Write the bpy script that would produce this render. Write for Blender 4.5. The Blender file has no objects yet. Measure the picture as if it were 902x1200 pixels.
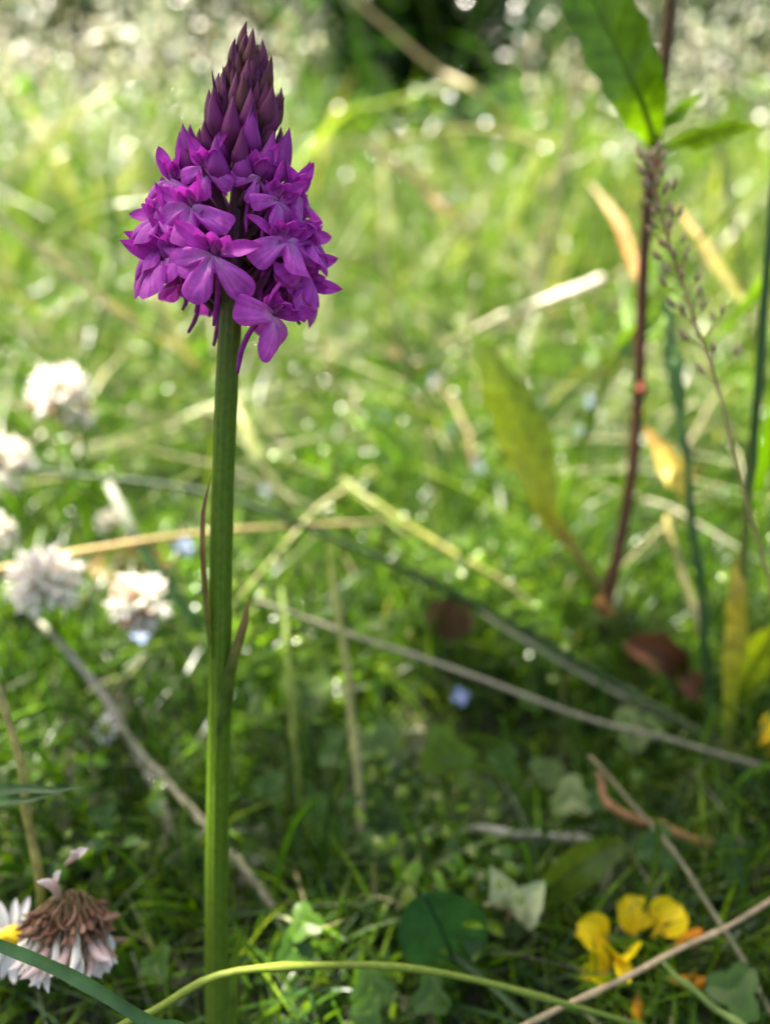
import bpy, math, random
import numpy as np
from mathutils import Vector, Matrix

random.seed(11)
rng = np.random.default_rng(11)
R = math.radians
sc = bpy.context.scene
col = sc.collection

# ------------------------------------------------------------------ camera
PITCH, CAM_H = R(30), 0.19
TANV = math.tan(R(33))
cam = bpy.data.cameras.new('camera')
cam.sensor_fit = 'VERTICAL'
cam.sensor_height = 9.8
cam.lens = 4.9 / TANV
cam.clip_start, cam.clip_end = 0.004, 400
cam.dof.use_dof = True
cam.dof.focus_distance = 0.124
cam.dof.aperture_fstop = 2.1
camo = bpy.data.objects.new('camera', cam)
col.objects.link(camo)
camo.location = (0, 0, CAM_H)
camo.rotation_euler = (R(90) - PITCH, 0, 0)
sc.camera = camo

# ------------------------------------------------------------------ world, sun, exposure
SUN = Vector((-0.36, 0.30, 0.90)).normalized()
world = bpy.data.worlds.new('World')
sc.world = world
world.use_nodes = True
nt = world.node_tree
sky = nt.nodes.new('ShaderNodeTexSky')
sky.sky_type = 'NISHITA'
sky.sun_disc = False
sky.air_density = 1.0
sky.dust_density = 4.0
sky.ozone_density = 0.4
sky.sun_elevation = math.asin(SUN.z)
sky.sun_rotation = math.atan2(SUN.x, SUN.y)
nt.nodes['Background'].inputs['Strength'].default_value = 0.065
nt.links.new(sky.outputs[0], nt.nodes['Background'].inputs['Color'])
sun = bpy.data.lights.new('sun', 'SUN')
sun.energy = 5.0
sun.angle = R(0.55)
sun.color = (1.0, 0.95, 0.86)
suno = bpy.data.objects.new('sun', sun)
col.objects.link(suno)
suno.location = SUN * 8
suno.rotation_euler = SUN.to_track_quat('Z', 'Y').to_euler()
sc.view_settings.view_transform = 'Standard'
sc.view_settings.look = 'None'
sc.view_settings.exposure = 2.4
sc.view_settings.gamma = 1.0
sc.view_settings.use_curve_mapping = False
sc.view_settings.use_white_balance = True
sc.view_settings.white_balance_temperature = 6900
sc.render.engine = 'CYCLES'
sc.cycles.use_denoising = True
sc.cycles.max_bounces = 8
sc.cycles.diffuse_bounces = 4
sc.cycles.transmission_bounces = 6
sc.cycles.sample_clamp_indirect = 6

# ------------------------------------------------------------------ helpers
def lin(r, g, b):
    f = lambda c: (c / 255 / 12.92) if c / 255 <= 0.04045 else ((c / 255 + 0.055) / 1.055) ** 2.4
    return np.array((f(r), f(g), f(b)))

FW = np.array((0, math.cos(PITCH), -math.sin(PITCH)))
UP = np.array((0, math.sin(PITCH), math.cos(PITCH)))

def ground_h(x, y):
    x = np.asarray(x, float); y = np.asarray(y, float)
    h = 0.004 * np.sin(21 * x + 1.3) * np.cos(17 * y + .4) + 0.003 * np.sin(47 * x - 31 * y) * np.exp(-((y / 1.5) ** 2))
    t = np.clip((y - 2.3) / 6.0, 0, 1)
    bank = 1.75 * (t * t * (3 - 2 * t) * .5 + .5 * t)
    h2 = 0.05 * np.sin(1.7 * x + .6) * np.sin(1.3 * y + 2.) * np.clip((np.hypot(x, y) - 1) / 2, 0, 1)
    dip = -.026 * np.exp(-(((x - .03) / .045) ** 2 + ((y - .178) / .028) ** 2))  # ground sunk here to make a dark patch of shade
    return h + bank + h2 + dip

def ray(px, py):
    return FW + np.array((1, 0, 0)) * ((px - 451) / 600 * TANV) + UP * ((600 - py) / 600 * TANV)

def at(px, py, z=None):
    """photo pixel -> point; z = distance along the view axis, None = where the sight line meets the ground"""
    d = ray(px, py)
    o = np.array((0, 0, CAM_H))
    if z is not None:
        return o + d * z
    lo, t = 0.05, 0.05
    while t < 9:
        p = o + d * t
        if p[2] < ground_h(p[0], p[1]):
            break
        lo = t; t += .01 + t * .02
    hi = t
    for _ in range(30):
        m = (lo + hi) / 2; p = o + d * m
        if p[2] < ground_h(p[0], p[1]): hi = m
        else: lo = m
    return o + d * hi

def make_mesh(name, V, F, C, mat, smooth=True):
    me = bpy.data.meshes.new(name)
    V = np.asarray(V, np.float32)
    if isinstance(F, np.ndarray):
        k = F.shape[1]
        me.vertices.add(len(V)); me.vertices.foreach_set('co', V.ravel())
        me.loops.add(F.size); me.loops.foreach_set('vertex_index', F.astype(np.int32).ravel())
        me.polygons.add(len(F))
        me.polygons.foreach_set('loop_start', np.arange(0, F.size, k, dtype=np.int32))
        me.update(calc_edges=True)
    else:
        me.from_pydata([tuple(map(float, v)) for v in V], [], F)
    if smooth:
        me.polygons.foreach_set('use_smooth', np.ones(len(me.polygons), bool))
    C = np.asarray(C, np.float32)
    if C.ndim == 1: C = np.tile(C, (len(V), 1))
    a = me.attributes.new('Col', 'FLOAT_COLOR', 'POINT')
    a.data.foreach_set('color', np.hstack([C, np.ones((len(V), 1), np.float32)]).astype(np.float32).ravel())
    me.materials.append(mat)
    me.update()
    return me

def link(name, data, parent=None, M=None):
    o = bpy.data.objects.new(name, data)
    col.objects.link(o)
    if parent is not None: o.parent = parent
    if M is not None: o.matrix_basis = M
    return o

def tag(o, label=None, cat=None, group=None, kind=None):
    if label: o['label'] = label
    if cat: o['category'] = cat
    if group: o['group'] = group
    if kind: o['kind'] = kind
    return o

def root(name, loc, label, cat, group=None):
    o = link(name, None)
    o.empty_display_size = .01
    o.location = loc
    return tag(o, label, cat, group)

class Mesh:
    def __init__(s): s.V, s.F, s.C = [], [], []
    def add(s, V, F, C):
        n = len(s.V)
        V = np.asarray(V, float); C = np.asarray(C, float)
        if C.ndim == 1: C = np.tile(C, (len(V), 1))
        s.V += list(V); s.C += list(C); s.F += [tuple(i + n for i in f) for f in F]
        return s
    def mesh(s, name, mat, origin=(0, 0, 0)):
        return make_mesh(name, np.array(s.V) - np.array(origin), s.F, np.array(s.C), mat)

def spline(P, n):
    """Catmull-Rom through rows of P (any width), n samples"""
    P = np.asarray(P, float)
    if len(P) == 2:
        t = np.linspace(0, 1, n)[:, None]
        return P[0] * (1 - t) + P[1] * t
    Q = np.vstack([2 * P[0] - P[1], P, 2 * P[-1] - P[-2]])
    out = []
    for u in np.linspace(0, len(P) - 1, n):
        i = min(int(u), len(P) - 2); t = u - i
        a, b, c, d = Q[i:i + 4]
        out.append(.5 * (2 * b + (c - a) * t + (2 * a - 5 * b + 4 * c - d) * t * t + (3 * b - a - 3 * c + d) * t ** 3))
    return np.array(out)

def frames(P):
    T = np.gradient(P, axis=0)
    T /= np.linalg.norm(T, axis=1)[:, None] + 1e-12
    return T

def nrm(v):
    v = np.asarray(v, float)
    return v / (np.linalg.norm(v) + 1e-12)

def tube(P, rad, C, seg=8, ridges=0, ridge=.0):
    P = np.asarray(P, float); n = len(P)
    T = frames(P)
    a = nrm(np.cross(T[0], (0.31, .9, .3)))
    V, CC = [], []
    C = np.asarray(C, float)
    if C.ndim == 1: C = np.tile(C, (n, 1))
    for i in range(n):
        a = nrm(a - T[i] * np.dot(a, T[i])); b = np.cross(T[i], a)
        for k in range(seg):
            th = 2 * math.pi * k / seg
            r = rad[i] * (1 + ridge * math.cos(ridges * th))
            V.append(P[i] + r * (math.cos(th) * a + math.sin(th) * b)); CC.append(C[i])
    F = [(i * seg + k, i * seg + (k + 1) % seg, (i + 1) * seg + (k + 1) % seg, (i + 1) * seg + k) for i in range(n - 1) for k in range(seg)]
    V += [P[0], P[-1]]; CC += [C[0], C[-1]]
    F += [(len(V) - 2, (k + 1) % seg, k) for k in range(seg)]
    o = (n - 1) * seg
    F += [(len(V) - 1, o + k, o + (k + 1) % seg) for k in range(seg)]
    return V, F, CC

def ribbon(P, wid, C, nrm_dir, fold=.25, nw=5, twist=0.):
    """a leaf blade along P: nw vertices across, keeled; wid = half width at every sample"""
    P = np.asarray(P, float); n = len(P); T = frames(P)
    C = np.asarray(C, float)
    if C.ndim == 1: C = np.tile(C, (n, 1))
    V, CC = [], []
    for i in range(n):
        N = np.asarray(nrm_dir, float)
        S = nrm(np.cross(T[i], N)); N = np.cross(S, T[i])
        tw = twist * i / (n - 1)
        S, N = S * math.cos(tw) + N * math.sin(tw), N * math.cos(tw) - S * math.sin(tw)
        for k in range(nw):
            s = -1 + 2 * k / (nw - 1)
            V.append(P[i] + S * s * wid[i] + N * (abs(s) * fold * wid[i])); CC.append(C[i] * (1.12 if k == nw // 2 else 1))
    F = [(i * nw + k, i * nw + k + 1, (i + 1) * nw + k + 1, (i + 1) * nw + k) for i in range(n - 1) for k in range(nw - 1)]
    return V, F, CC

def grad(stops, n):
    """colour ramp over n samples"""
    t = np.linspace(0, 1, n)
    ts = [s[0] for s in stops]
    return np.stack([np.interp(t, ts, [s[1][k] for s in stops]) for k in range(3)], 1)

# ------------------------------------------------------------------ materials
def leaf_mat(name, rough=.45, trans=.4, spec=.5, nscale=300., namt=.35, tint=(1.2, 1.38, .25), bump=.15, stripes=0.):
    m = bpy.data.materials.new(name); m.use_nodes = True
    t = m.node_tree; N = t.nodes; L = t.links
    N.remove(N['Principled BSDF'])
    out = N['Material Output']
    a = N.new('ShaderNodeAttribute'); a.attribute_name = 'Col'
    tc = N.new('ShaderNodeTexCoord')
    no = N.new('ShaderNodeTexNoise'); no.inputs['Scale'].default_value = nscale; no.inputs['Detail'].default_value = 4
    L.new(tc.outputs['Object'], no.inputs['Vector'])
    mr = N.new('ShaderNodeMapRange'); mr.inputs['From Min'].default_value = .3; mr.inputs['From Max'].default_value = .7
    mr.inputs['To Min'].default_value = 1 - namt; mr.inputs['To Max'].default_value = 1 + namt
    L.new(no.outputs['Fac'], mr.inputs['Value'])
    mx = N.new('ShaderNodeVectorMath'); mx.operation = 'SCALE'
    L.new(a.outputs['Color'], mx.inputs[0]); L.new(mr.outputs[0], mx.inputs['Scale'])
    p = N.new('ShaderNodeBsdfPrincipled')
    p.inputs['Roughness'].default_value = rough
    p.inputs['Specular IOR Level'].default_value = spec
    L.new(mx.outputs[0], p.inputs['Base Color'])
    if bump:
        b = N.new('ShaderNodeBump'); b.inputs['Strength'].default_value = bump; b.inputs['Distance'].default_value = .0004
        L.new(no.outputs['Fac'], b.inputs['Height']); L.new(b.outputs[0], p.inputs['Normal'])
    if trans > 0:
        tr = N.new('ShaderNodeBsdfTranslucent')
        tm = N.new('ShaderNodeVectorMath'); tm.operation = 'MULTIPLY'; tm.inputs[1].default_value = tint
        L.new(mx.outputs[0], tm.inputs[0]); L.new(tm.outputs[0], tr.inputs['Color'])
        mi = N.new('ShaderNodeMixShader'); mi.inputs[0].default_value = trans
        L.new(p.outputs[0], mi.inputs[1]); L.new(tr.outputs[0], mi.inputs[2]); L.new(mi.outputs[0], out.inputs['Surface'])
    else:
        L.new(p.outputs[0], out.inputs['Surface'])
    return m

M_GRASS = leaf_mat('grass_blade', .28, .45, .35, 200)
M_LEAF = leaf_mat('glossy_leaf', .18, .45, .5, 260)
M_GLOSS = leaf_mat('shiny_bank_leaf', .16, .4, .6, 120)
M_STRAW = leaf_mat('dry_straw', .42, .22, .5, 400, .3, (1.1, 1., .8))
M_STEM = leaf_mat('green_stem', .45, .06, .22, 900, .16, (1.2, 1.2, .5), .1)
M_PETAL = leaf_mat('magenta_petal', .5, .36, .2, 700, .2, (1.25, .8, 1.25), .25)
M_BUD = leaf_mat('purple_bud', .5, .05, .2, 900, .22, (1.2, 1, 1.1), .2)
M_WHITE = leaf_mat('white_petal', .5, .35, .35, 500, .1, (1.1, 1.05, .95), .1)
M_YELLOW = leaf_mat('yellow_petal', .5, .35, .3, 300, .06, (1.2, 1.1, .5), .0)
M_DEAD = leaf_mat('dead_leaf', .6, .15, .3, 250, .35, (1.3, 1, .6), .4)
M_WOODY = leaf_mat('reddish_stem', .5, 0, .4, 500, .3, (1, 1, 1), .3)

def soil_mat():
    m = bpy.data.materials.new('soil'); m.use_nodes = True
    t = m.node_tree; N = t.nodes; L = t.links; p = N['Principled BSDF']
    tc = N.new('ShaderNodeTexCoord'); no = N.new('ShaderNodeTexNoise')
    no.inputs['Scale'].default_value = 45; no.inputs['Detail'].default_value = 8
    L.new(tc.outputs['Object'], no.inputs['Vector'])
    r = N.new('ShaderNodeValToRGB')
    r.color_ramp.elements[0].position = .35; r.color_ramp.elements[0].color = (.007, .008, .003, 1)
    r.color_ramp.elements[1].position = .7; r.color_ramp.elements[1].color = (.03, .034, .010, 1)
    L.new(no.outputs['Fac'], r.inputs[0]); L.new(r.outputs[0], p.inputs['Base Color'])
    p.inputs['Roughness'].default_value = .9
    b = N.new('ShaderNodeBump'); b.inputs['Strength'].default_value = .8; b.inputs['Distance'].default_value = .004
    L.new(no.outputs['Fac'], b.inputs['Height']); L.new(b.outputs[0], p.inputs['Normal'])
    return m
M_SOIL = soil_mat()

# ------------------------------------------------------------------ ground
ax = np.concatenate([-np.geomspace(120, 1.6, 22), np.linspace(-1.5, 1.5, 121), np.geomspace(1.6, 120, 22)])
ay = np.concatenate([-np.geomspace(120, .6, 18), np.linspace(-.5, 2.5, 121), np.geomspace(2.6, 150, 36)])
X, Y = np.meshgrid(ax, ay)
V = np.stack([X.ravel(), Y.ravel(), ground_h(X, Y).ravel()], 1)
nx = len(ax)
i = (np.arange(len(ay) - 1)[:, None] * nx + np.arange(nx - 1)[None]).ravel()
F = np.stack([i, i + 1, i + 1 + nx, i + nx], 1)
tag(link('ground', make_mesh('ground', V, F, (.03, .03, .01), M_SOIL)), kind='structure')

# ------------------------------------------------------------------ uncountable ground vegetation
def blades(name, B, h, w, az, lean, C, label, cat, mat=M_GRASS):
    n = len(B)
    T = np.array([0, .34, .7, 1.])
    D = np.stack([np.cos(az), np.sin(az), 0 * az], 1)
    sa = az + math.pi / 2 + rng.normal(0, .6, n)
    S = np.stack([np.cos(sa), np.sin(sa), 0 * sa], 1)
    V = np.zeros((n, 7, 3)); CC = np.zeros((n, 7, 3))
    for j, t in enumerate(T):
        c = B + np.array((0, 0, 1.)) * (h * (t - .42 * np.clip(lean, 0, 1.3) * t * t))[:, None] + D * (h * lean * t ** 1.8)[:, None]
        ww = (w * (1 - .6 * t ** 2) * .5)[:, None]
        if j < 3:
            V[:, 2 * j] = c - S * ww; V[:, 2 * j + 1] = c + S * ww
            CC[:, 2 * j] = CC[:, 2 * j + 1] = C
        else:
            V[:, 6] = c; CC[:, 6] = C
    o = (np.arange(n) * 7)[:, None, None]
    f = np.array([(0, 1, 3), (0, 3, 2), (2, 3, 5), (2, 5, 4), (4, 5, 6)])[None]
    F = (o + f).reshape(-1, 3)
    ob = link(name, make_mesh(name, V.reshape(-1, 3), F, CC.reshape(-1, 3), mat))
    return tag(ob, label, cat, kind='stuff')

def leaves(name, B, L, W, az, pitch, C, label, cat, mat=M_LEAF):
    n = len(B)
    D = np.stack([np.cos(az) * np.cos(pitch), np.sin(az) * np.cos(pitch), np.sin(pitch)], 1)
    S0 = np.stack([-np.sin(az), np.cos(az), 0 * az], 1)
    roll = rng.normal(0, .45, n)
    Nn = np.cross(D, S0)
    S = S0 * np.cos(roll)[:, None] + Nn * np.sin(roll)[:, None]
    Nn = np.cross(D, S)
    prof = [(0, 0, 0), (.3, .9, .10), (.7, .8, .12), (1, 0, -.05)]
    V = np.zeros((n, 8, 3))
    idx = 0
    for t, ww, bow in prof:
        c = B + D * (L * t)[:, None] + Nn * (L * bow)[:, None]
        if ww == 0:
            V[:, idx] = c; idx += 1
        else:
            e = S * (W * ww * .5)[:, None]
            u = Nn * (W * .12)[:, None]
            V[:, idx] = c; V[:, idx + 1] = c - e - u; V[:, idx + 2] = c + e - u; idx += 3
    # 0 base, 1 mid,2 l,3 r, 4 mid,5 l,6 r, 7 tip
    f = np.array([(0, 1, 2), (0, 3, 1), (2, 1, 4), (2, 4, 5), (1, 3, 6), (1, 6, 4), (5, 4, 7), (4, 6, 7)])[None]
    F = ((np.arange(n) * 8)[:, None, None] + f).reshape(-1, 3)
    CC = np.repeat(C, 8, axis=0)
    ob = link(name, make_mesh(name, V.reshape(-1, 3), F, CC, mat))
    return tag(ob, label, cat, kind='stuff')

def scatter(n, y0, y1, power=1.6, wide=.72, margin=.22):
    """points on the ground, thinning out with distance"""
    u = rng.random(n)
    y = y0 + (y1 - y0) * u ** power
    x = (rng.random(n) * 2 - 1) * (wide * np.maximum(y, 0) + margin)
    return x, y

def palette(cols, wts, n, var=.22):
    cols = np.array(cols); w = np.array(wts, float) / sum(wts)
    c = cols[rng.choice(len(cols), n, p=w)]
    return np.clip(c * (1 + rng.normal(0, var, (n, 1))) * (1 + rng.normal(0, .07, (n, 3))), .004, .9)

G_MID = (.052, .115, .010); G_YEL = (.125, .235, .005); G_DARK = (.022, .06, .008); G_BLUE = (.04, .09, .03)
S_PALE = (.42, .38, .22); S_GREY = (.30, .30, .20)

def hollow(x, y):
    return .35 * np.exp(-(((x - .03) / .05) ** 2 + ((y - .178) / .032) ** 2))  # thins growth over the dip so that its shade stays dark

def keepout(x, y, h):
    """low growth where the view of the orchid is open"""
    lim = np.where(y < .10, .016, np.where(y < .16, .030, .036 + np.clip(y - .35, 0, 9) * .2))
    return np.minimum(h, lim) * (1 - .6 * hollow(x, y))

# fine turf
n = 95000
x, y = scatter(n, -.12, 1.9, 1.6)
k = rng.random(n) > .6 * hollow(x, y)
x, y = x[k], y[k]; n = len(x)
clump = .5 + .5 * np.sin(23 * x + 3 * np.sin(14 * y)) * np.sin(19 * y + 2 * np.sin(17 * x))
h = rng.uniform(.014, .05, n) * (.45 + .85 * clump); h = keepout(x, y, h)
B = np.stack([x, y, ground_h(x, y) - .002], 1)
blades('turf_grass', B, h, rng.uniform(.0006, .0017, n), rng.uniform(0, 6.28, n), rng.uniform(.1, 1.2, n),
       palette([G_MID, G_YEL, G_DARK, G_BLUE, S_PALE], [5, 4, 2.5, 1.2, .4], n), 'short fine green turf grass covering the meadow floor', 'grass')
n = 22000
x = rng.uniform(-.26, .30, n); y = rng.uniform(.06, .40, n)
k = np.sin(37 * x + 2 * np.sin(29 * y)) * np.sin(33 * y + 2 * np.sin(31 * x)) > rng.normal(-.2, .3, n) + .7 * hollow(x, y)
x, y = x[k], y[k]; n = len(x)
h = keepout(x, y, rng.uniform(.02, .05, n)) * rng.uniform(.8, 1.5, n)
B = np.stack([x, y, ground_h(x, y) - .002], 1)
blades('fine_turf_grass', B, h, rng.uniform(.0004, .0013, n), rng.uniform(0, 6.28, n), rng.uniform(.2, 1.4, n),
       palette([G_MID, G_YEL, G_DARK, G_BLUE, S_GREY], [5, 3, 3, 1.2, .25], n), 'fine wispy grass in the turf around the orchid foot', 'grass')
# small rounded leaves
n = 90000
x, y = scatter(n, -.1, 2.4, 1.45)
gap = np.sin(31 * x + 2.2 * np.sin(23 * y + 1)) * np.sin(27 * y + 2.1 * np.sin(29 * x)) + .5 * np.sin(71 * x + 53 * y)
k = gap > rng.normal(-.15, .25, n) + .9 * hollow(x, y) + .55 * (y < .33)
x, y = x[k], y[k]; n = len(x)
hh = rng.uniform(.003, .038, n) * np.where(rng.random(n) < .12, 1.5, 1); hh = keepout(x, y, hh)
B = np.stack([x, y, ground_h(x, y) + hh], 1)
L = rng.uniform(.0028, .0068, n) * np.clip(.75 + y * .9, .8, 1.7)
leaves('ground_cover_leaves', B, L, L * rng.uniform(.45, .85, n), rng.uniform(0, 6.28, n), rng.normal(.15, .55, n),
       palette([G_MID, G_YEL, G_DARK, (.11, .20, .012)], [3, 5, 1.5, 4], n), 'small rounded green leaves of low ground cover between the turf', 'ground cover')
# long thin blades arching over the turf in every direction
n = 3600
x, y = scatter(n, .33, 1.6, 1.0, .62, .05)
h = rng.uniform(.05, .16, n) * np.clip(.45 + y * .75, .6, 1.5)
B = np.stack([x, y, ground_h(x, y) - .004], 1)
blades('arching_grass', B, h, rng.uniform(.0008, .0022, n), rng.uniform(0, 6.28, n), rng.uniform(.4, 2.4, n),
       palette([G_MID, G_YEL, G_DARK, S_PALE, (.5, .46, .3), (.3, .33, .12)], [3.5, 3, 4, 1.6, 1.0, 2], n), 'long thin green and straw coloured blades arching over the turf', 'grass')
n = 1500
x, y = scatter(n, .55, 1.15, 1.0, .62, .08)
h = rng.uniform(.09, .25, n)
B = np.stack([x, y, ground_h(x, y) - .004], 1)
blades('tangled_grass', B, h, rng.uniform(.0011, .0026, n), rng.uniform(0, 6.28, n), rng.uniform(.15, 1.7, n),
       palette([G_MID, G_YEL, G_DARK, (.5, .46, .3), (.34, .38, .14)], [4, 3, 4, 2.2, 2], n), 'tangle of tall crossing blades and dry stalks behind the orchid', 'grass')
# silvery seeding grass
ns, nf = 520, 17
x = np.concatenate([rng.uniform(-1.25, -.12, ns * 6 // 10), rng.uniform(.2, 1.3, ns - ns * 6 // 10)]); y = rng.uniform(.85, 1.75, ns)
h = rng.uniform(.10, .34, ns)
lx, ly = rng.normal(0, .3, ns) * h, rng.normal(0, .3, ns) * h
t = rng.uniform(.45, 1, (ns, nf)) ** .8
px_ = x[:, None] + lx[:, None] * t ** 2 + rng.normal(0, .012, (ns, nf)); py_ = y[:, None] + ly[:, None] * t ** 2 + rng.normal(0, .012, (ns, nf))
pz_ = ground_h(x, y)[:, None] + h[:, None] * t
B = np.stack([px_.ravel(), py_.ravel(), pz_.ravel()], 1); n = len(B)
L = rng.uniform(.006, .017, n)
leaves('seeding_grass', B, L, L * .45, rng.uniform(0, 6.28, n), rng.normal(.6, .5, n),
       palette([(.55, .56, .42), (.34, .40, .2), (.68, .67, .58), (.1, .16, .03)], [3, 2, 3, 2], n), 'silvery seed heads of the tall seeding grass behind', 'grass', M_STRAW)
B = np.stack([x, y, ground_h(x, y) - .004], 1)
blades('seeding_grass', B, h, rng.uniform(.0009, .0018, ns), np.arctan2(ly, lx), np.hypot(lx, ly) / h,
       palette([(.36, .37, .2), (.14, .2, .05)], [2, 2], ns), 'thin stalks of the tall seeding grass behind', 'grass')
# long loose grass where the turf ends
n = 5200
x, y = scatter(n, .92, 2.0, 1.2)
h = rng.uniform(.06, .24, n) * np.clip((y - .5) * 1.4, .35, 1.1)
B = np.stack([x, y, ground_h(x, y) - .004], 1)
blades('loose_long_grass', B, h, rng.uniform(.0012, .0036, n), rng.uniform(0, 6.28, n), rng.uniform(.2, 1.5, n),
       palette([G_MID, G_YEL, G_BLUE, S_PALE, S_GREY, (.5, .48, .36)], [5, 4, 3, 1.2, .5, .8], n), 'tangled long grass and pale stems where the short turf ends', 'grass')
# tall meadow grass on the bank
n = 20000
x, y = scatter(n, 1.0, 7.5, 1.5)
k = np.sin(9 * x + 2 * np.sin(5 * y)) * np.sin(6 * y + 2 * np.sin(7 * x)) > rng.normal(-.1, .3, n)
x, y = x[k], y[k]; n = len(x)
h = rng.uniform(.05, .17, n) * np.clip(.55 + .45 * (y - .9), .5, 2.2)
B = np.stack([x, y, ground_h(x, y) - .004], 1)
blades('meadow_grass', B, h, rng.uniform(.0018, .0045, n), rng.uniform(0, 6.28, n), rng.uniform(.1, 1.0, n),
       palette([G_MID, G_YEL, G_BLUE, S_PALE, S_GREY], [4, 4, 2.5, 1.6, 1.2], n), 'long loose meadow grass growing up the bank behind', 'grass', M_GLOSS)
n = 22000
x, y = scatter(n, .9, 7.0, 1.5)
k = np.sin(8 * x + 2 * np.sin(6 * y) + 2) * np.sin(7 * y + 2 * np.sin(6 * x)) > rng.normal(0, .3, n)
x, y = x[k], y[k]; n = len(x)
B = np.stack([x, y, ground_h(x, y) + rng.uniform(.01, .16, n)], 1)
L = rng.uniform(.01, .024, n)
leaves('bank_leaves', B, L, L * rng.uniform(.4, .7, n), rng.uniform(0, 6.28, n), rng.normal(.1, .6, n),
       palette([G_MID, G_YEL, G_BLUE, (.12, .17, .06)], [3, 2, 3, 2], n), 'small glossy weed leaves scattered through the long grass of the bank', 'weeds', M_GLOSS)
# thatch of dead straw
n = 2200
x, y = scatter(n, .32, 2.6, 1.1)
B = np.stack([x, y, ground_h(x, y) + keepout(x, y, rng.uniform(.002, .03, n))], 1)
blades('dry_thatch', B, rng.uniform(.012, .05, n), rng.uniform(.0008, .0018, n), rng.uniform(0, 6.28, n), rng.uniform(1.6, 4., n) * .6,
       palette([S_PALE, S_GREY, (.24, .17, .07)], [4, 3, 2], n), 'bleached bits of dead straw lying among the turf', 'straw', M_STRAW)

# ------------------------------------------------------------------ the orchid
def petal_mesh(name, L, W, bend, cup, cols, mat, tip=.35, nl=9, nw=7, wave=0., base=.25):
    """a petal growing along +Z with its face to +Y"""
    V, C = [], []
    z = y = 0.; ang = 0.
    for i in range(nl):
        t = i / (nl - 1)
        ang = bend * t
        if i: z += L / (nl - 1) * math.cos(ang); y += L / (nl - 1) * math.sin(ang)
        prof = (base + (1 - base) * math.sin(min(1, t / .55) * math.pi / 2)) * max(0., 1 - max(0, (t - .45) / .55) ** 2) ** (.5 + tip * .5)
        w = W * .5 * max(prof, .03)
        for k in range(nw):
            s = -1 + 2 * k / (nw - 1)
            d = cup * w * s * s + wave * W * math.sin(5 * t + 3 * s) * t
            V.append((s * w, y + d * math.cos(ang), z - d * math.sin(ang)))
            tt = min(1, max(0, t + .07 * math.sin(k * 2.3)))
            c = np.array([np.interp(tt, np.linspace(0, 1, len(cols)), [q[j] for q in cols]) for j in range(3)])
            C.append(c * (1.0 - .16 * (k % 2)))
    F = [(i * nw + k, i * nw + k + 1, (i + 1) * nw + k + 1, (i + 1) * nw + k) for i in range(nl - 1) for k in range(nw - 1)]
    return make_mesh(name, V, F, C, mat)

MAG = np.array((.57, .07, .54)); MAG_D = np.array((.28, .024, .24)); MAG_L = np.array((.66, .19, .63)); PALE = np.array((.72, .44, .70))

def lip_mesh(name, L, spread, seed, notch=.5):
    """three-lobed lip hanging along -Z, face to +Y"""
    r_ = random.Random(seed)
    na, nr = 49, 9
    lob = [-spread, 0, spread]
    amp = [1 + r_.uniform(-.06, .06), .95 + r_.uniform(-.08, .1), 1 + r_.uniform(-.06, .06)]
    V, C = [(0, 0, 0)], [PALE]
    A = spread * 1.45
    for i in range(1, nr + 1):
        t = i / nr
        for k in range(na):
            th = -A + 2 * A * k / (na - 1)
            j = min(range(3), key=lambda q: abs(th - lob[q]))
            u = abs(th - lob[j]) / (spread * .5)
            rad = amp[j] * (notch + (1 - notch) * max(0, 1 - (u / .84) ** 3.0) ** .6) + .018 * math.sin(th * 13 + seed)
            q = L * rad * t
            yy = .20 * L * math.sin(t * 2.2) - .34 * L * t * t * abs(math.sin(th)) ** 1.3 + .05 * L * math.cos(th * 3 / spread * 1.05) * t + (.03 + .012 * (seed % 4)) * L * math.sin((5 + seed % 3) * th + 4 * t + seed)
            V.append((q * math.sin(th), yy, -q * math.cos(th)))
            c = PALE * (1 - min(1, t / .42)) + (MAG_L * (1 - t) + MAG * t) * min(1, t / .42)
            if t > .85: c = c * .9
            c = c * (1 + .17 * math.sin(th * 37 + seed) * min(1, 2 * t)) * (1 + .08 * math.sin(9 * t + 5 * th + seed))
            C.append(c)
    F = [(0, 1 + k + 1, 1 + k) for k in range(na - 1)]
    for i in range(nr - 1):
        o = 1 + i * na
        F += [(o + k, o + k + 1, o + na + k + 1, o + na + k) for k in range(na - 1)]
    return make_mesh(name, V, F, C, M_PETAL)

mm = .001
LIPS = [lip_mesh('lip', 8.3 * mm, R(s), q, nt_) for s, q, nt_ in ((69, 1, .38), (64, 2, .34), (72, 3, .40), (60, 5, .36), (66, 8, .44), (57, 11, .32))]
SEPAL = [petal_mesh('sepal', 7.8 * mm, 3.1 * mm, b, .4, [MAG_D, MAG, MAG * .95, MAG_D * 1.3], M_PETAL, .8, wave=.05) for b in (.35, -.25, .7)]
DORSAL = petal_mesh('dorsal_sepal', 5.6 * mm, 4.0 * mm, 1.5, .8, [MAG_D, MAG, MAG], M_PETAL, .7)
PETAL = [petal_mesh('petal', 5.0 * mm, 3.6 * mm, b, .6, [MAG_L, MAG, MAG * .9], M_PETAL, .6) for b in (.8, 1.2)]
def spur_mesh(k):
    P = spline([(0, -.6 * mm, -.3 * mm), (.2 * mm * k, -3 * mm, -3.2 * mm), (.5 * mm * k, -3.6 * mm, -7.5 * mm), (.9 * mm * k, -2.5 * mm, -11.5 * mm)], 10)
    return make_mesh('spur', *tube(P, np.interp(np.linspace(0, 1, 10), [0, .2, .8, 1], [.75 * mm, .5 * mm, .5 * mm, .3 * mm]), grad([(0, MAG_D), (1, MAG_D * .8)], 10), 7), M_BUD)
SPURS = [spur_mesh(k) for k in (1, -1)]
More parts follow.
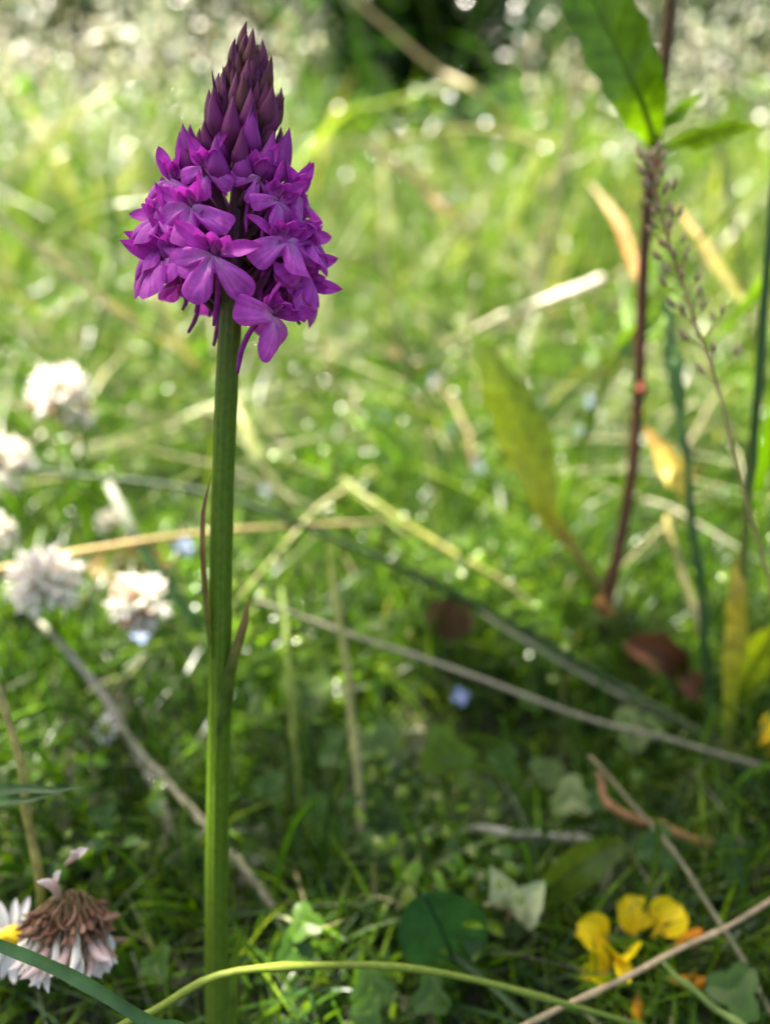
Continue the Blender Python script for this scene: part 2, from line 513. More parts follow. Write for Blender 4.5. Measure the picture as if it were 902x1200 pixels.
def ovary_mesh(Rr, drop):
    P = spline([(0, .4 * mm, .3 * mm), (0, -1.6 * mm, .2 * mm), (0, -Rr * .55 * mm, -drop * .45 * mm), (0, -Rr * mm, -drop * mm)], 10)
    C = grad([(0, (.12, .015, .09)), (.2, MAG_D), (.7, (.13, .03, .09)), (1, (.10, .06, .04))], 10)
    M = Mesh().add(*tube(P, np.interp(np.linspace(0, 1, 10), [0, .12, .5, 1], [1.15 * mm, .95 * mm, .85 * mm, .7 * mm]), C, 9, 3, .12))
    # pale column in the throat
    Pc = spline([(0, .2 * mm, .2 * mm), (0, 1.4 * mm, 1.3 * mm), (0, 2.0 * mm, 2.2 * mm)], 5)
    M.add(*tube(Pc, [.8 * mm, .6 * mm, .5 * mm, .35 * mm, .15 * mm], (.25, .05, .2), 7))
    return M.mesh('flower', M_BUD)
OVARY = {k: ovary_mesh(k, d) for k, d in ((8, 4), (10, 6), (12, 8), (14, 9))}
OVARY_LOW = {k: ovary_mesh(k, -2) for k in (8, 10, 12, 14)}

def bract_mesh():
    return petal_mesh('bract', 11 * mm, 2.0 * mm, .25, .7, [(.10, .10, .03), (.12, .035, .09), (.16, .02, .13)], M_BUD, 1.0)
BRACT = bract_mesh()

def zst(y): return .132 + .034 * (y - 380) / 920
stem_px = [(270, 372), (266, 450), (262, 550), (259.5, 650), (258, 750), (257, 850), (255, 950), (254, 1050), (254, 1150), (255, 1250), (256, 1305)]
base_pt = at(256, 1305, zst(1305))
base_pt[2] = float(ground_h(base_pt[0], base_pt[1]))
orchid = root('orchid', base_pt, 'tall magenta pyramidal orchid in flower on a single thick green stem', 'orchid')
HB, HT = at(268, 390, .132), at(292, 52, .126)
AX = nrm(HT - HB); HLEN = float(np.linalg.norm(HT - HB))
FRONT = nrm(np.array((0, 0, CAM_H)) - (HB + HT) / 2); FRONT = nrm(FRONT - AX * np.dot(FRONT, AX))
SIDE = nrm(np.cross(AX, FRONT)); SIDE = SIDE if SIDE[0] > 0 else -SIDE
# stem
SP = np.array([at(px, py, zst(py)) for px, py in stem_px] )
SP = np.vstack([[HB + AX * HLEN * .97, HB + AX * HLEN * .6, HB + AX * HLEN * .25], SP]); SP[-1] = base_pt - np.array((0, 0, .004))
S = spline(SP, 70)
u = np.linspace(0, 1, 70)
rad = np.interp(u, [0, .08, .2, .25, .5, 1], [.0007, .0012, .0015, .0018, .00193, .0024])
sc_col = grad([(0, (.14, .03, .10)), (.14, (.10, .05, .06)), (.22, (.085, .115, .016)), (.35, (.085, .155, .010)), (.7, (.085, .155, .010)), (1, (.11, .16, .02))], 70)
so = link('stem', make_mesh('stem', *[a if i else np.array(a) - base_pt for i, a in enumerate(tube(S, rad * (1 + .012 * np.sin(u * 61) + .01 * np.sin(u * 147)), sc_col * (1 + .03 * np.sin(u * 31)[:, None]), 40, 10, .05))], M_STEM), orchid)

def orchid_leaf(px_pts, half, cols, name='stem_leaf', face=None, fold=.7):
    P = spline([at(a, b, c) for a, b, c in px_pts], 24)
    w = np.interp(np.linspace(0, 1, 24), np.linspace(0, 1, len(half)), half)
    V, F, C = ribbon(P, w, grad(cols, 24), FRONT if face is None else face, fold, 7)
    return link(name, make_mesh(name, np.array(V) - base_pt, F, C, M_LEAF), orchid)
G_S = (.085, .15, .022); PINKB = (.22, .10, .085)
o = orchid_leaf([(250, 770, zst(770) - .0012), (246, 710, zst(710) - .0014), (241, 650, zst(650) - .0015), (241, 600, zst(600) - .0015), (248, 558, zst(560) - .0017)],
                [.0008, .0011, .0010, .0007, .0001], [(0, G_S), (.3, (.13, .10, .05)), (.6, PINKB), (1, (.14, .05, .05))], face=FRONT * .4 - SIDE)
tag(o, 'narrow pinkish brown leaf bowed off the side of the stem')
o = orchid_leaf([(257, 965, zst(965) - .0018), (260, 900, zst(900) - .0019), (264, 830, zst(830) - .0019), (273, 780, zst(780) - .002), (286, 735, zst(735) - .001), (293, 697, zst(697))],
                [.0002, .0016, .0017, .0012, .0009, .0001], [(0, (.085, .155, .012)), (.5, (.10, .17, .03)), (.75, (.2, .14, .07)), (1, (.22, .09, .07))], face=FRONT + SIDE * .5, fold=-.35)
tag(o, 'sheathing stem leaf with a free pinkish tip')
orchid_leaf([(262, 1290, zst(1290) - .003), (266, 1220, zst(1220) - .002), (272, 1150, zst(1150)), (284, 1083, zst(1083))],
            [.0032, .0028, .0016, .0001], [(0, (.12, .19, .03)), (1, (.13, .2, .03))], 'basal_leaf', FRONT + SIDE * .4, -.3)
orchid_leaf([(250, 1290, zst(1290) + .003), (238, 1230, zst(1230) + .008), (215, 1190, zst(1190) + .014), (196, 1170, zst(1170) + .02)],
            [.003, .0032, .0024, .0002], [(0, (.10, .17, .03)), (1, (.10, .17, .03))], 'basal_leaf', FRONT, .3)

def frame(px, py, rr, back=False):
    """place on the head: height from py, side offset from px, rr = radius (mm) about the axis"""
    hfrac = (390 - py) / 338
    axx = 268 + hfrac * 24
    lat = (px - axx) / 7000.
    s = max(-.98, min(.98, lat / (rr * mm)))
    az = math.asin(s)
    if back: az = math.pi - az
    return hfrac * HLEN, az

def place(h, az, rr, tilt=0., roll=0., scale=1., spin=0.):
    """matrix with +Y outward, +Z up the axis"""
    out = FRONT * math.cos(az) + SIDE * math.sin(az)
    p = HB + AX * h + out * rr - base_pt
    y = out * math.cos(tilt) + AX * math.sin(tilt)
    z = AX * math.cos(tilt) - out * math.sin(tilt)
    x = np.cross(y, z)
    M = Matrix(((x[0], y[0], z[0], p[0]), (x[1], y[1], z[1], p[1]), (x[2], y[2], z[2], p[2]), (0, 0, 0, 1)))
    return M @ Matrix.Rotation(spin, 4, 'Z') @ Matrix.Rotation(roll, 4, 'Y') @ Matrix.Scale(scale, 4)

rf = random.Random(4)
def flower(h, az, rr, tilt=0., roll=0., scale=1., spin=0., opening=1., lip=None, low=False):
    roll += rf.uniform(-12, 12); tilt += rf.uniform(-9, 9); scale *= rf.uniform(.80, .96); rr *= .84
    k = min(OVARY, key=lambda q: abs(q - rr))
    f = link('flower', (OVARY_LOW if low else OVARY)[k], orchid, place(h, az, rr * mm, R(tilt), R(roll), scale, R(spin)))
    T, Rt = Matrix.Translation, Matrix.Rotation
    li = rf.randrange(6) if lip is None else lip
    link('lip', LIPS[li], f, T((0, .9 * mm, -.1 * mm)) @ Rt(R(22 - 70 * (1 - opening) + rf.uniform(-8, 8)), 4, 'X') @ Rt(R(rf.uniform(-12, 12)), 4, 'Y') @ Rt(R(rf.uniform(-14, 14)), 4, 'Z') @ Matrix.Scale(.55 + .45 * opening, 4))
    for s in (-1, 1):
        link('sepal', rf.choice(SEPAL), f, T((s * .5 * mm, .1 * mm, .2 * mm)) @ Rt(R(s * (62 * opening + rf.uniform(-12, 8))), 4, 'Y') @ Rt(R(-15 * opening - 25 * (1 - opening) + rf.uniform(-12, 12)), 4, 'X') @ Rt(R(s * 25), 4, 'Z'))
        link('petal', rf.choice(PETAL), f, T((s * .4 * mm, .4 * mm, .4 * mm)) @ Rt(R(s * (20 + rf.uniform(-6, 6))), 4, 'Y') @ Rt(R(-12), 4, 'X') @ Rt(R(-s * 35), 4, 'Z') @ Matrix.Scale(-1, 4, (0, 1, 0)) @ Matrix.Scale(-1, 4, (0, 1, 0)))
    link('dorsal_sepal', DORSAL, f, T((0, -.1 * mm, .5 * mm)) @ Rt(R(-12 + rf.uniform(-10, 10)), 4, 'X'))
    if rf.random() < .75:
        link('spur', rf.choice(SPURS), f, Rt(R(rf.uniform(-12, 12)), 4, 'X'))
    b = link('bract', BRACT, orchid, place(h - .006 * (0 if low else 1), az + rf.uniform(-.15, .15), .0018, R(-42 + rf.uniform(-8, 8)), 0, rf.uniform(.8, 1.05)))
    return f

VIS = [  # throat pixel, radius mm, tilt, roll, scale, spin, opening, low
    (250, 310, 12.0, -4, 0, 1.06, 0, 1.0, 0),
    (190, 318, 13.0, -6, 10, 1.02, 30, 1.0, 0),
    (321, 366, 11.5, -8, -16, 1.08, -6, 1.0, 1),
    (366, 322, 13.5, -6, -12, 1.05, -34, 1.0, 0),
    (334, 284, 11.5, 4, -8, 1.08, -12, 1.0, 0),
    (366, 272, 12.8, 4, -10, 1.0, -25, 1.0, 0),
    (224, 258, 11.0, 0, 16, 1.0, 12, 1.0, 0),
    (183, 270, 13.4, 2, 16, 1.0, 30, 1.0, 0),
    (196, 225, 12.2, 10, 20, .95, 30, .6, 0),
    (241, 214, 9.5, 16, 8, .9, 8, .5, 0),
    (303, 212, 8.0, 12, -6, .8, -5, .35, 0),
    (326, 236, 10.0, 8, -12, .92, -10, .6, 0),
    (350, 222, 11.0, 14, -16, .95, -25, .6, 0),
    (372, 300, 12.6, 0, -6, .98, -30, 1.0, 0),
    (176, 300, 13.2, -4, 10, .95, 40, 1.0, 0),
    (213, 300, 10.6, -4, 14, .9, 16, 1.0, 0),
]
for px, py, rr, tilt, roll, s, spin, op, low in VIS:
    h, az = frame(px, py, rr)
    flower(h, az, rr, tilt, roll, s, spin, op, low=bool(low))
kk = 0
for row, (hy, rr, nn, sc_) in enumerate(((326, 10.5, 4, .95), (292, 12.0, 6, .95), (255, 11.5, 6, .93), (218, 10.2, 6, .88))):
    for j in range(nn):
        az = R(92) + R(176) * (j + .5 * (row % 2)) / (nn - .4)
        flower((390 - hy) / 338 * HLEN, az + rf.uniform(-.1, .1), rr + rf.uniform(-.7, .7), rf.uniform(-8, 10) + row * 3, rf.uniform(-14, 14), sc_, rf.uniform(-12, 12), 1.0)

# buds: a spiral up the cone
def bud_mesh(c0, c1, c2, fat):
    n, seg = 13, 10
    V, C, F = [], [], []
    for i in range(n):
        t = i / (n - 1)
        r = fat * (.42 + .58 * math.sin(min(1, t / .42) * math.pi / 2)) * max(0, 1 - max(0, (t - .30) / .70) ** 1.05) * (1 if t < .99 else .02)
        if t > .8: r = max(r, fat * .11 * (1 - t) / .2)
        yb = .16 * math.sin(t * 2.4)
        for k in range(seg):
            th = 2 * math.pi * k / seg
            rr = r * (1 + .09 * math.cos(3 * th + .5))
            V.append((rr * math.cos(th), yb + rr * math.sin(th), t))
            c = np.array([np.interp(t, [0, .45, 1], [q[j] for q in (c0, c1, c2)]) for j in range(3)])
            C.append(c * (1 - .22 * (1 + math.cos(3 * th + .5)) * .5))
    F = [(i * seg + k, i * seg + (k + 1) % seg, (i + 1) * seg + (k + 1) % seg, (i + 1) * seg + k) for i in range(n - 1) for k in range(seg)]
    return make_mesh('bud', V, F, C, M_BUD)
BUDS = [bud_mesh((.11, .10, .03), (.14, .04, .05), (.10, .014, .035), .20),
        bud_mesh((.10, .05, .04), (.16, .03, .085), (.12, .014, .06), .22),
        bud_mesh((.11, .025, .06), (.19, .022, .13), (.15, .015, .10), .23),
        bud_mesh((.18, .025, .13), (.30, .03, .28), (.27, .025, .27), .27)]
NB = 84
for i in range(NB):
    t = i / (NB - 1)                       # 0 bottom .. 1 tip
    y = 200 - 138 * t ** .93
    h = (390 - y) / 338 * HLEN - .0026 * (1 - .4 * t)
    az = i * 2.39996 + .6 + random.uniform(-.22, .22)
    rr = (.0044 * (1 - t) ** .9 + .0004) * random.uniform(.85, 1.12)
    L = (.0074 - .0022 * t) * random.uniform(.78, 1.2)
    tilt = R(-(19 - 15 * t) + random.uniform(-8, 8))   # leaning out from the axis
    vi = 3 if (t < .16 and random.random() < .7) else 2 if t < .3 + random.uniform(-.1, .15) else (1 if t < .65 + random.uniform(-.25, .25) else 0)
    out_M = place(h, az, rr, tilt, R(random.uniform(-5, 5)), L)
    # bracts peep out between the buds
    link('bud', BUDS[vi], orchid, out_M)
    if i % 2 == 0 and t > .1:
        link('bract', BRACT, orchid, place(h - .001, az + .5, rr + .0008, tilt * .7, 0, L / .0105))
for px, py, rr, tilt, s in ((228, 196, 6.5, -20, .0078), (244, 186, 5.5, -16, .0076), (262, 206, 6.2, -16, .0074), (312, 196, 6, -18, .0072), (330, 200, 7, -28, .0075), (284, 204, 5, -10, .0068), (226, 178, 6.4, -22, .0066)):
    h, az = frame(px, py, rr)
    link('bud', BUDS[3], orchid, place(h - .003, az, rr * mm, R(tilt), 0, s))

# ------------------------------------------------------------------ white clover blooms
def floret_mesh(cols, L=1., droop=0.):
    P = spline([(0, 0, 0), (0, .02, .4), (0, .12 + droop * .3, .75), (0, .30 + droop, 1.0 - droop * .3)], 8)
    M = Mesh()
    M.add(*tube(P, np.array([.06, .075, .09, .10, .11, .10, .07, .02]), grad([(k / (len(cols) - 1), c) for k, c in enumerate(cols)], 8), 6))
    V, F, C = ribbon(spline([(0, .02, .5), (0, -.04, .8), (0, -.10, 1.05)], 5), [.08, .13, .15, .11, .01], cols[-1], (0, 1, 0), .5, 5)
    M.add(V, F, C)
    return M.mesh('floret', M_WHITE)
W0, W1 = (.55, .62, .38), (.86, .86, .80)
FL_W = [floret_mesh([W0, (.82, .8, .72), W1]), floret_mesh([W0, (.82, .76, .70), (.85, .80, .76)], droop=.1)]
FL_B = floret_mesh([(.30, .2, .10), (.36, .20, .12), (.42, .26, .17)], droop=.2)
FL_P = floret_mesh([(.36, .3, .16), (.75, .55, .50), (.82, .72, .70)], droop=.1)
FL_D = floret_mesh([(.16, .12, .045), (.15, .075, .035), (.20, .10, .06)], droop=.25)

def orient(p, d, s, roll=0.):
    q = Vector(d).to_track_quat('Z', 'Y')
    return Matrix.Translation(Vector(p)) @ q.to_matrix().to_4x4() @ Matrix.Rotation(roll, 4, 'Z') @ Matrix.Scale(s, 4)

def stalk(parent, b, tip, r, cols=(G_MID, G_YEL), bend=.006, name='stalk'):
    mid = (b + tip) / 2 + np.array((random.uniform(-1, 1), random.uniform(-1, 1), 0)) * bend
    P = spline([b - np.array((0, 0, .004)), mid, tip], 14)
    return link(name, make_mesh(name, *[a if i else np.array(a) - b for i, a in enumerate(tube(P, np.linspace(r * 1.15, r, 14), grad([(0, cols[0]), (1, cols[1])], 14), 7))], M_STEM), parent)

def foot(p, dx=.0, dy=.0):
    x, y = p[0] + dx, p[1] + dy
    return np.array((x, y, float(ground_h(x, y))))

def clover_bloom(px, py, z, dia, label, tilt=(0, 0, 1), brown=.25, n=46, group='white clover blooms', gap=None):
    c = at(px, py, z)
    b = foot(c, random.uniform(-.012, .012), random.uniform(.0, .015))
    r = root('clover_bloom', b, label, 'clover', group)
    up = nrm(tilt)
    stalk(r, b, c - up * dia * .12, .0009)
    cc = c - b
    for i in range(n):
        zz = 1 - 1.62 * (i + .5) / n
        a = i * 2.39996
        q = math.sqrt(max(0, 1 - zz * zz))
        x_ = nrm(np.cross(up, (.3, 1, .2))); y_ = np.cross(up, x_)
        d = nrm(x_ * q * math.cos(a) + y_ * q * math.sin(a) + up * zz)
        me = (random.choice((FL_B, FL_W[1])) if zz < -.62 + brown * 2 and random.random() < .25 + brown else random.choice(FL_W)) if zz < .0 else random.choice(FL_W)  # lower florets browned for withering and for the shaded underside
        if gap and zz > gap: me = FL_B if random.random() < .5 else FL_W[0]  # brown florets paint the shade in the bloom's centre
        s = dia * .5 * random.uniform(.86, 1.08)
        link('floret', me, r, orient(cc + d * dia * .05, d + up * .25 - np.array((0, 0, .1)), s, random.uniform(0, 6.28)))
    return r
clover_bloom(70, 462, .30, .0215, 'white clover bloom with lower florets browned by age and painted shade beside a pale flattened stalk end', brown=.15)
clover_bloom(2, 545, .285, .021, 'bright white clover bloom beside the dark arching grass stalk', brown=.0)
clover_bloom(-14, 628, .27, .017, 'small white clover bloom above the golden straw, half out of view', brown=.1)
clover_bloom(55, 686, .235, .0205, 'broad creamy clover bloom directly under the golden straw', brown=.05)
clover_bloom(166, 706, .24, .0185, 'white clover bloom with a brown centre painted for shade, facing the orchid stem', tilt=(-.3, -.8, .5), brown=.0, gap=.55)
clover_bloom(90, 492, .31, .011, 'small ragged white clover bloom tucked below the brown-bottomed one', brown=.1, n=26)
clover_bloom(128, 612, .33, .010, 'half open small white clover bloom near the rusty dead leaves', brown=.2, n=26)

# faded brown clover, near and sharp
c = at(80, 1088, .152); b = foot(c, .004, .012)
fc = root('clover_bloom', b, 'withered brown clover bloom with drooping pinkish white florets beside the daisy', 'clover')
stalk(fc, b, c, .0010, bend=.004)
cc = c - b
LEAN = np.array(Matrix.Rotation(R(-42), 3, 'X'))
DOWN = LEAN @ np.array((0, 0, -1.))
for i in range(130):
    zz = 1 - 1.55 * (i + .5) / 130
    a = i * 2.39996; q = math.sqrt(max(0, 1 - zz * zz))
    d0 = np.array((q * math.cos(a), q * math.sin(a), zz)); d = LEAN @ d0
    low_f = zz < -.02
    me = random.choice((FL_P, FL_W[1], FL_W[0], FL_B)) if low_f else (FL_B if random.random() < .3 else FL_D)
    dr = nrm(LEAN @ (d0 * np.array((1, 1, .3))) + DOWN * (1.5 if low_f else .9))
    s = .0078 * random.uniform(.85, 1.1) if low_f else .0046 * random.uniform(.85, 1.1)
    p = cc + d * .0050 - DOWN * .0018
    link('floret', me, fc, orient(p, dr, s, random.uniform(0, 6.28)))
for (qx, qy), d, s in (((68, 1056), (.18, 0, 1), .0085), ((76, 1014), (.7, 0, .7), .0065)):
    link('floret', FL_P, fc, orient(at(qx, qy, .151) - b, d, s, .6))
link('receptacle', make_mesh('receptacle', *tube(spline([cc + DOWN * .004, cc, cc - DOWN * .0058], 7), [.001, .003, .0040, .0044, .0040, .0028, .0004], (.14, .08, .035), 10), M_DEAD), fc)

# ------------------------------------------------------------------ daisies
DPET = petal_mesh('petal', 1., .30, -.25, .3, [(.85, .83, .8), (.86, .85, .84), (.84, .74, .80)], M_WHITE, .3)
def dome_mesh(name, c, mat, n=7, seg=12, hgt=.6):
    V, F, C = [], [], []
    for i in range(n):
        t = i / (n - 1) * math.pi / 2
        for k in range(seg):
            th = 2 * math.pi * k / seg + i * .26
            r = math.cos(t) * (1 + .04 * ((k + i) % 2))
            V.append((r * math.cos(th), r * math.sin(th), hgt * math.sin(t) * (1 + .07 * ((k + i) % 2)))); C.append(np.array(c) * random.uniform(.8, 1.15))
    F = [(i * seg + k, i * seg + (k + 1) % seg, (i + 1) * seg + (k + 1) % seg, (i + 1) * seg + k) for i in range(n - 1) for k in range(seg)]
    return make_mesh(name, V, F, C, mat)
DISC = dome_mesh('disc', (.72, .50, .02), M_YELLOW)
def daisy(px, py, z, dia, n_dir, label, npet=17):
    c = at(px, py, z); b = foot(c, 0, .015)
    r = root('daisy', b, label, 'daisy')
    N_ = nrm(n_dir)
    stalk(r, b, c - N_ * .0008, .0007)
    x_ = nrm(np.cross(N_, (.2, .3, 1))); y_ = np.cross(N_, x_)
    link('disc', DISC, r, orient(c - b, N_, dia * .17))
    for k in range(npet):
        a = 2 * math.pi * k / npet + random.uniform(-.06, .06)
        d = nrm(x_ * math.cos(a) + y_ * math.sin(a) + N_ * random.uniform(.05, .3))
        y2 = nrm(N_ - d * np.dot(N_, d)); x2 = np.cross(y2, d)
        p = c - b + d * dia * .13; s = dia * .37 * random.uniform(.9, 1.1)
        link('petal', DPET, r, Matrix(((x2[0], y2[0], d[0], p[0]), (x2[1], y2[1], d[1], p[1]), (x2[2], y2[2], d[2], p[2]), (0, 0, 0, 1))) @ Matrix.Scale(s, 4))
    return r
daisy(14, 1100, .160, .0165, (.25, -.75, .6), 'white daisy with yellow centre half hidden behind the withered clover')
daisy(124, 855, .225, .0105, (-.5, -.5, .7), 'small pinkish white daisy over the grey crossing stalks', 12)

# ------------------------------------------------------------------ trefoil
YEL = (.88, .70, .015); YEL2 = (.84, .58, .012); ORG = (.75, .27, .012)
STD = petal_mesh('standard_petal', 1.05, 1.25, .55, -.75, [YEL2, YEL, YEL], M_YELLOW, .0, base=.3)
WING = petal_mesh('wing_petal', .95, .66, .45, .7, [YEL2, YEL, YEL], M_YELLOW, .1, base=.35)
KEEL = make_mesh('flower', *tube(spline([(0, -.15, -.45), (0, -.05, -.1), (0, .25, .1), (0, .6, .15), (0, .72, .38)], 9), [.06, .09, .12, .15, .16, .15, .12, .08, .02], grad([(0, (.12, .18, .03)), (.3, YEL2), (1, (.7, .36, .01))], 9), 8), M_YELLOW)
BUDY = make_mesh('flower_bud', *tube(spline([(0, 0, 0), (0, .05, .35), (0, .2, .75), (0, .4, 1.)], 9), [.05, .09, .14, .19, .2, .19, .15, .1, .02], grad([(0, (.15, .18, .03)), (.4, (.6, .25, .01)), (1, ORG)], 9), 8), M_YELLOW)
def trefoil(label, z, basepx, flowers, buds, hub):
    hubp = at(*hub, z); b = foot(at(*basepx, None))
    r = root('trefoil', b, label, 'trefoil', None)
    stalk(r, b, hubp, .0009)
    for px, py, dz, d, s, yaw in flowers:
        p = at(px, py, z + dz)
        stk = spline([hubp - b, (hubp + p) / 2 - b + np.array((0, 0, -.001)), p - b], 6)
        link('flower_stalk', make_mesh('flower_stalk', *tube(stk, [.0006] * 6, G_YEL, 6), M_STEM), r)
        f = link('flower', KEEL, r, orient(p - b, d, s * .9, yaw))
        link('standard_petal', STD, f, Matrix.Rotation(R(-14), 4, 'X'))
        for q in (-1, 1):
            link('wing_petal', WING, f, Matrix.Translation((q * .1, .1, 0)) @ Matrix.Rotation(R(-62), 4, 'X') @ Matrix.Rotation(R(q * 70), 4, 'Z') @ Matrix.Scale(.95, 4))
    for px, py, dz, d, s in buds:
        p = at(px, py, z + dz)
        link('flower_stalk', make_mesh('flower_stalk', *tube(spline([hubp - b, (hubp + p) / 2 - b - np.array((0, 0, .001)), p - b], 6), [.0005] * 6, G_YEL, 6), M_STEM), r)
        link('flower_bud', BUDY, r, orient(p - b, d, s))
    for k in range(7):
        a = k * 2.4; p = b + (hubp - b) * (.45 + .08 * k)
        LM = petal_mesh('leaflet', .009, .0045, .4, .25, [G_MID, G_MID, G_YEL], M_LEAF, .5)
        link('leaflet', LM, r, orient(p - b, (math.cos(a), math.sin(a), .4), 1., a))
    return r
trefoil('bright yellow trefoil with orange buds low down beside thin bleached straws', .185, (742, 1190), [
    (743, 1090, .002, (-.1, .2, 1), .0085, 2.9), (772, 1090, .0, (.35, .1, .9), .0082, 3.5), (706, 1104, 0, (-.55, 0, .8), .0078, 2.5), (724, 1122, -.004, (.0, -.1, 1), .0080, 3.1),
    (710, 1146, -.004, (-.4, -.1, .8), .0072, 2.6)],
    [(786, 1110, -.006, (.8, 0, .45), .0082), (782, 1148, -.006, (.9, -.2, -.05), .0085), (748, 1162, -.008, (-.1, -.4, -.7), .007)], (750, 1135))
trefoil('yellow trefoil flower alone beside the tall yellowing grass sheath', .23, (905, 960), [(897, 868, 0, (.2, 0, 1), .0085, 3.0), (906, 880, .0, (.6, 0, .7), .0078, 3.6)], [], (903, 895))

# ------------------------------------------------------------------ the reddish stem weed with its leaves
def broad_leaf(parent, b, pts, half, cols, face, fold=.35, name='leaf', mat=M_LEAF, wavy=.0, petiole=None, twist=0., thick=.0009):
    nn_ = 64
    P = spline([q - b for q in pts], nn_)
    w = np.interp(np.linspace(0, 1, nn_), np.linspace(0, 1, len(half)), half)
    w = w * (1 + .035 * np.sin(np.arange(nn_) * 1.9) * np.sin(np.arange(nn_) * .43) + wavy * np.sin(np.arange(nn_) * .6))
    V, F, C = ribbon(P, w, grad(cols, nn_), face, fold, 13, twist)
    C = np.array(C).reshape(nn_, 13, 3)
    side = np.abs(np.arange(13) - 6)
    vein = ((np.arange(nn_)[:, None] - 1.1 * side[None]) % 7) < 1.2
    C = (C * np.where(vein, 1.45, 1.)[:, :, None]).reshape(-1, 3)
    V = np.array(V).reshape(nn_, 13, 3)
    T_ = frames(P)
    V = V + np.cross(T_, np.array((1., 0, 0)))[:, None] * (w[:, None] * .05 * np.where(vein, -1., .4) * (side[None] > 0))[:, :, None]
    V = V.reshape(-1, 3)
    o = link(name, make_mesh(name, V, F, C, mat), parent)
    # midrib
    link('midrib', make_mesh('midrib', *tube(P, np.linspace(thick, thick * .2, 64), np.array(grad(cols, 64)) * 1.25, 6), M_STEM), o)
    return o
b = at(703, 745, None)
wd = root('woody_weed', b, 'upright weed with a reddish brown stem and broad translucent green leaves', 'weed')
zt = lambda y: .285 - .085 * (745 - y) / 745
WP = [b - np.array((0, 0, .004))] + [at(px, py, zt(py)) for px, py in ((712, 700), (728, 630), (742, 540), (749, 440), (753, 330), (760, 230), (768, 160), (778, 80), (787, -10), (796, -120), (805, -240))]
P = spline(WP, 50)
RB = (.10, .035, .022)
link('stem', make_mesh('stem', *[a if i else np.array(a) - b for i, a in enumerate(tube(P, np.interp(np.linspace(0, 1, 50), [0, .3, 1], [.0024, .0018, .0015]), grad([(0, (.12, .04, .02)), (.2, RB), (.6, RB), (1, (.14, .10, .04))], 50), 10, 5, .06))], M_WOODY), wd)
LG, LG2 = (.085, .17, .008), (.13, .22, .01)
F2 = np.array((0, -1, .35))
broad_leaf(wd, b, [at(768, 172, zt(165)), at(752, 120, .196), at(724, 60, .19), at(690, -10, .186), at(655, -70, .186)], [.0012, .0062, .0078, .0072, .0015], [(0, LG2), (.4, LG), (1, LG)], (.15, -1, -.3), .22, wavy=.05)
broad_leaf(wd, b, [at(768, 178, zt(175)), at(805, 165, .205), at(850, 152, .205), at(888, 148, .21)], [.0008, .0034, .0030, .0004], [(0, LG2), (1, (.16, .25, .015))], (.1, -.9, -.45), .2)
broad_leaf(wd, b, [at(770, 150, zt(150)), at(795, 130, .215), at(822, 110, .22)], [.0008, .003, .0004], [(0, LG), (1, LG2)], (0, -.9, -.4), .3)
o = broad_leaf(wd, b, [at(703, 690, .288), at(672, 645, .275), at(640, 598, .265), at(618, 530, .262), at(592, 470, .262), at(570, 425, .265), at(548, 382, .27)], [.0009, .0012, .0042, .0098, .0088, .006, .0006],
           [(0, (.34, .18, .12)), (.2, (.3, .2, .08)), (.36, (.34, .34, .015)), (.6, (.24, .30, .012)), (1, (.08, .15, .01))], (.5, -.85, -.35), .18, wavy=.07)
tag(o, 'long drooping yellow green leaf on a pinkish stalk')
broad_leaf(wd, b, [at(706, 700, .29), at(680, 672, .28), at(652, 655, .275), at(640, 662, .272)], [.0008, .003, .0035, .0005], [(0, LG2), (1, (.2, .26, .03))], (0, -.6, .8), .3)
broad_leaf(wd, b, [at(750, 420, zt(420)), at(738, 400, .25), at(730, 360, .26), at(738, 330, .265)], [.0008, .0055, .006, .0006], [(0, (.11, .19, .04)), (1, (.15, .23, .07))], (.1, -.9, -.4), .25)
broad_leaf(wd, b, [at(752, 400, zt(400)), at(775, 380, .255), at(786, 350, .265), at(780, 325, .27)], [.0008, .005, .005, .0006], [(0, (.11, .19, .04)), (1, (.15, .23, .07))], (.1, -.9, -.4), .25)
for px, py, s in ((700, 712, .0042), (709, 722, .0036), (748, 462, .003), (764, 200, .0028)):
    p = at(px, py, zt(py) - .002)
    link('side_bud', make_mesh('side_bud', *tube(spline([p - b, p - b + np.array((.0008, 0, s * .7)), p - b + np.array((.0002, 0, s * 1.5))], 7), np.array([.3, .6, .8, .7, .5, .3, .05]) * s * .8, (.45, .2, .05) if py > 700 else (.25, .06, .03), 8), M_WOODY), wd)

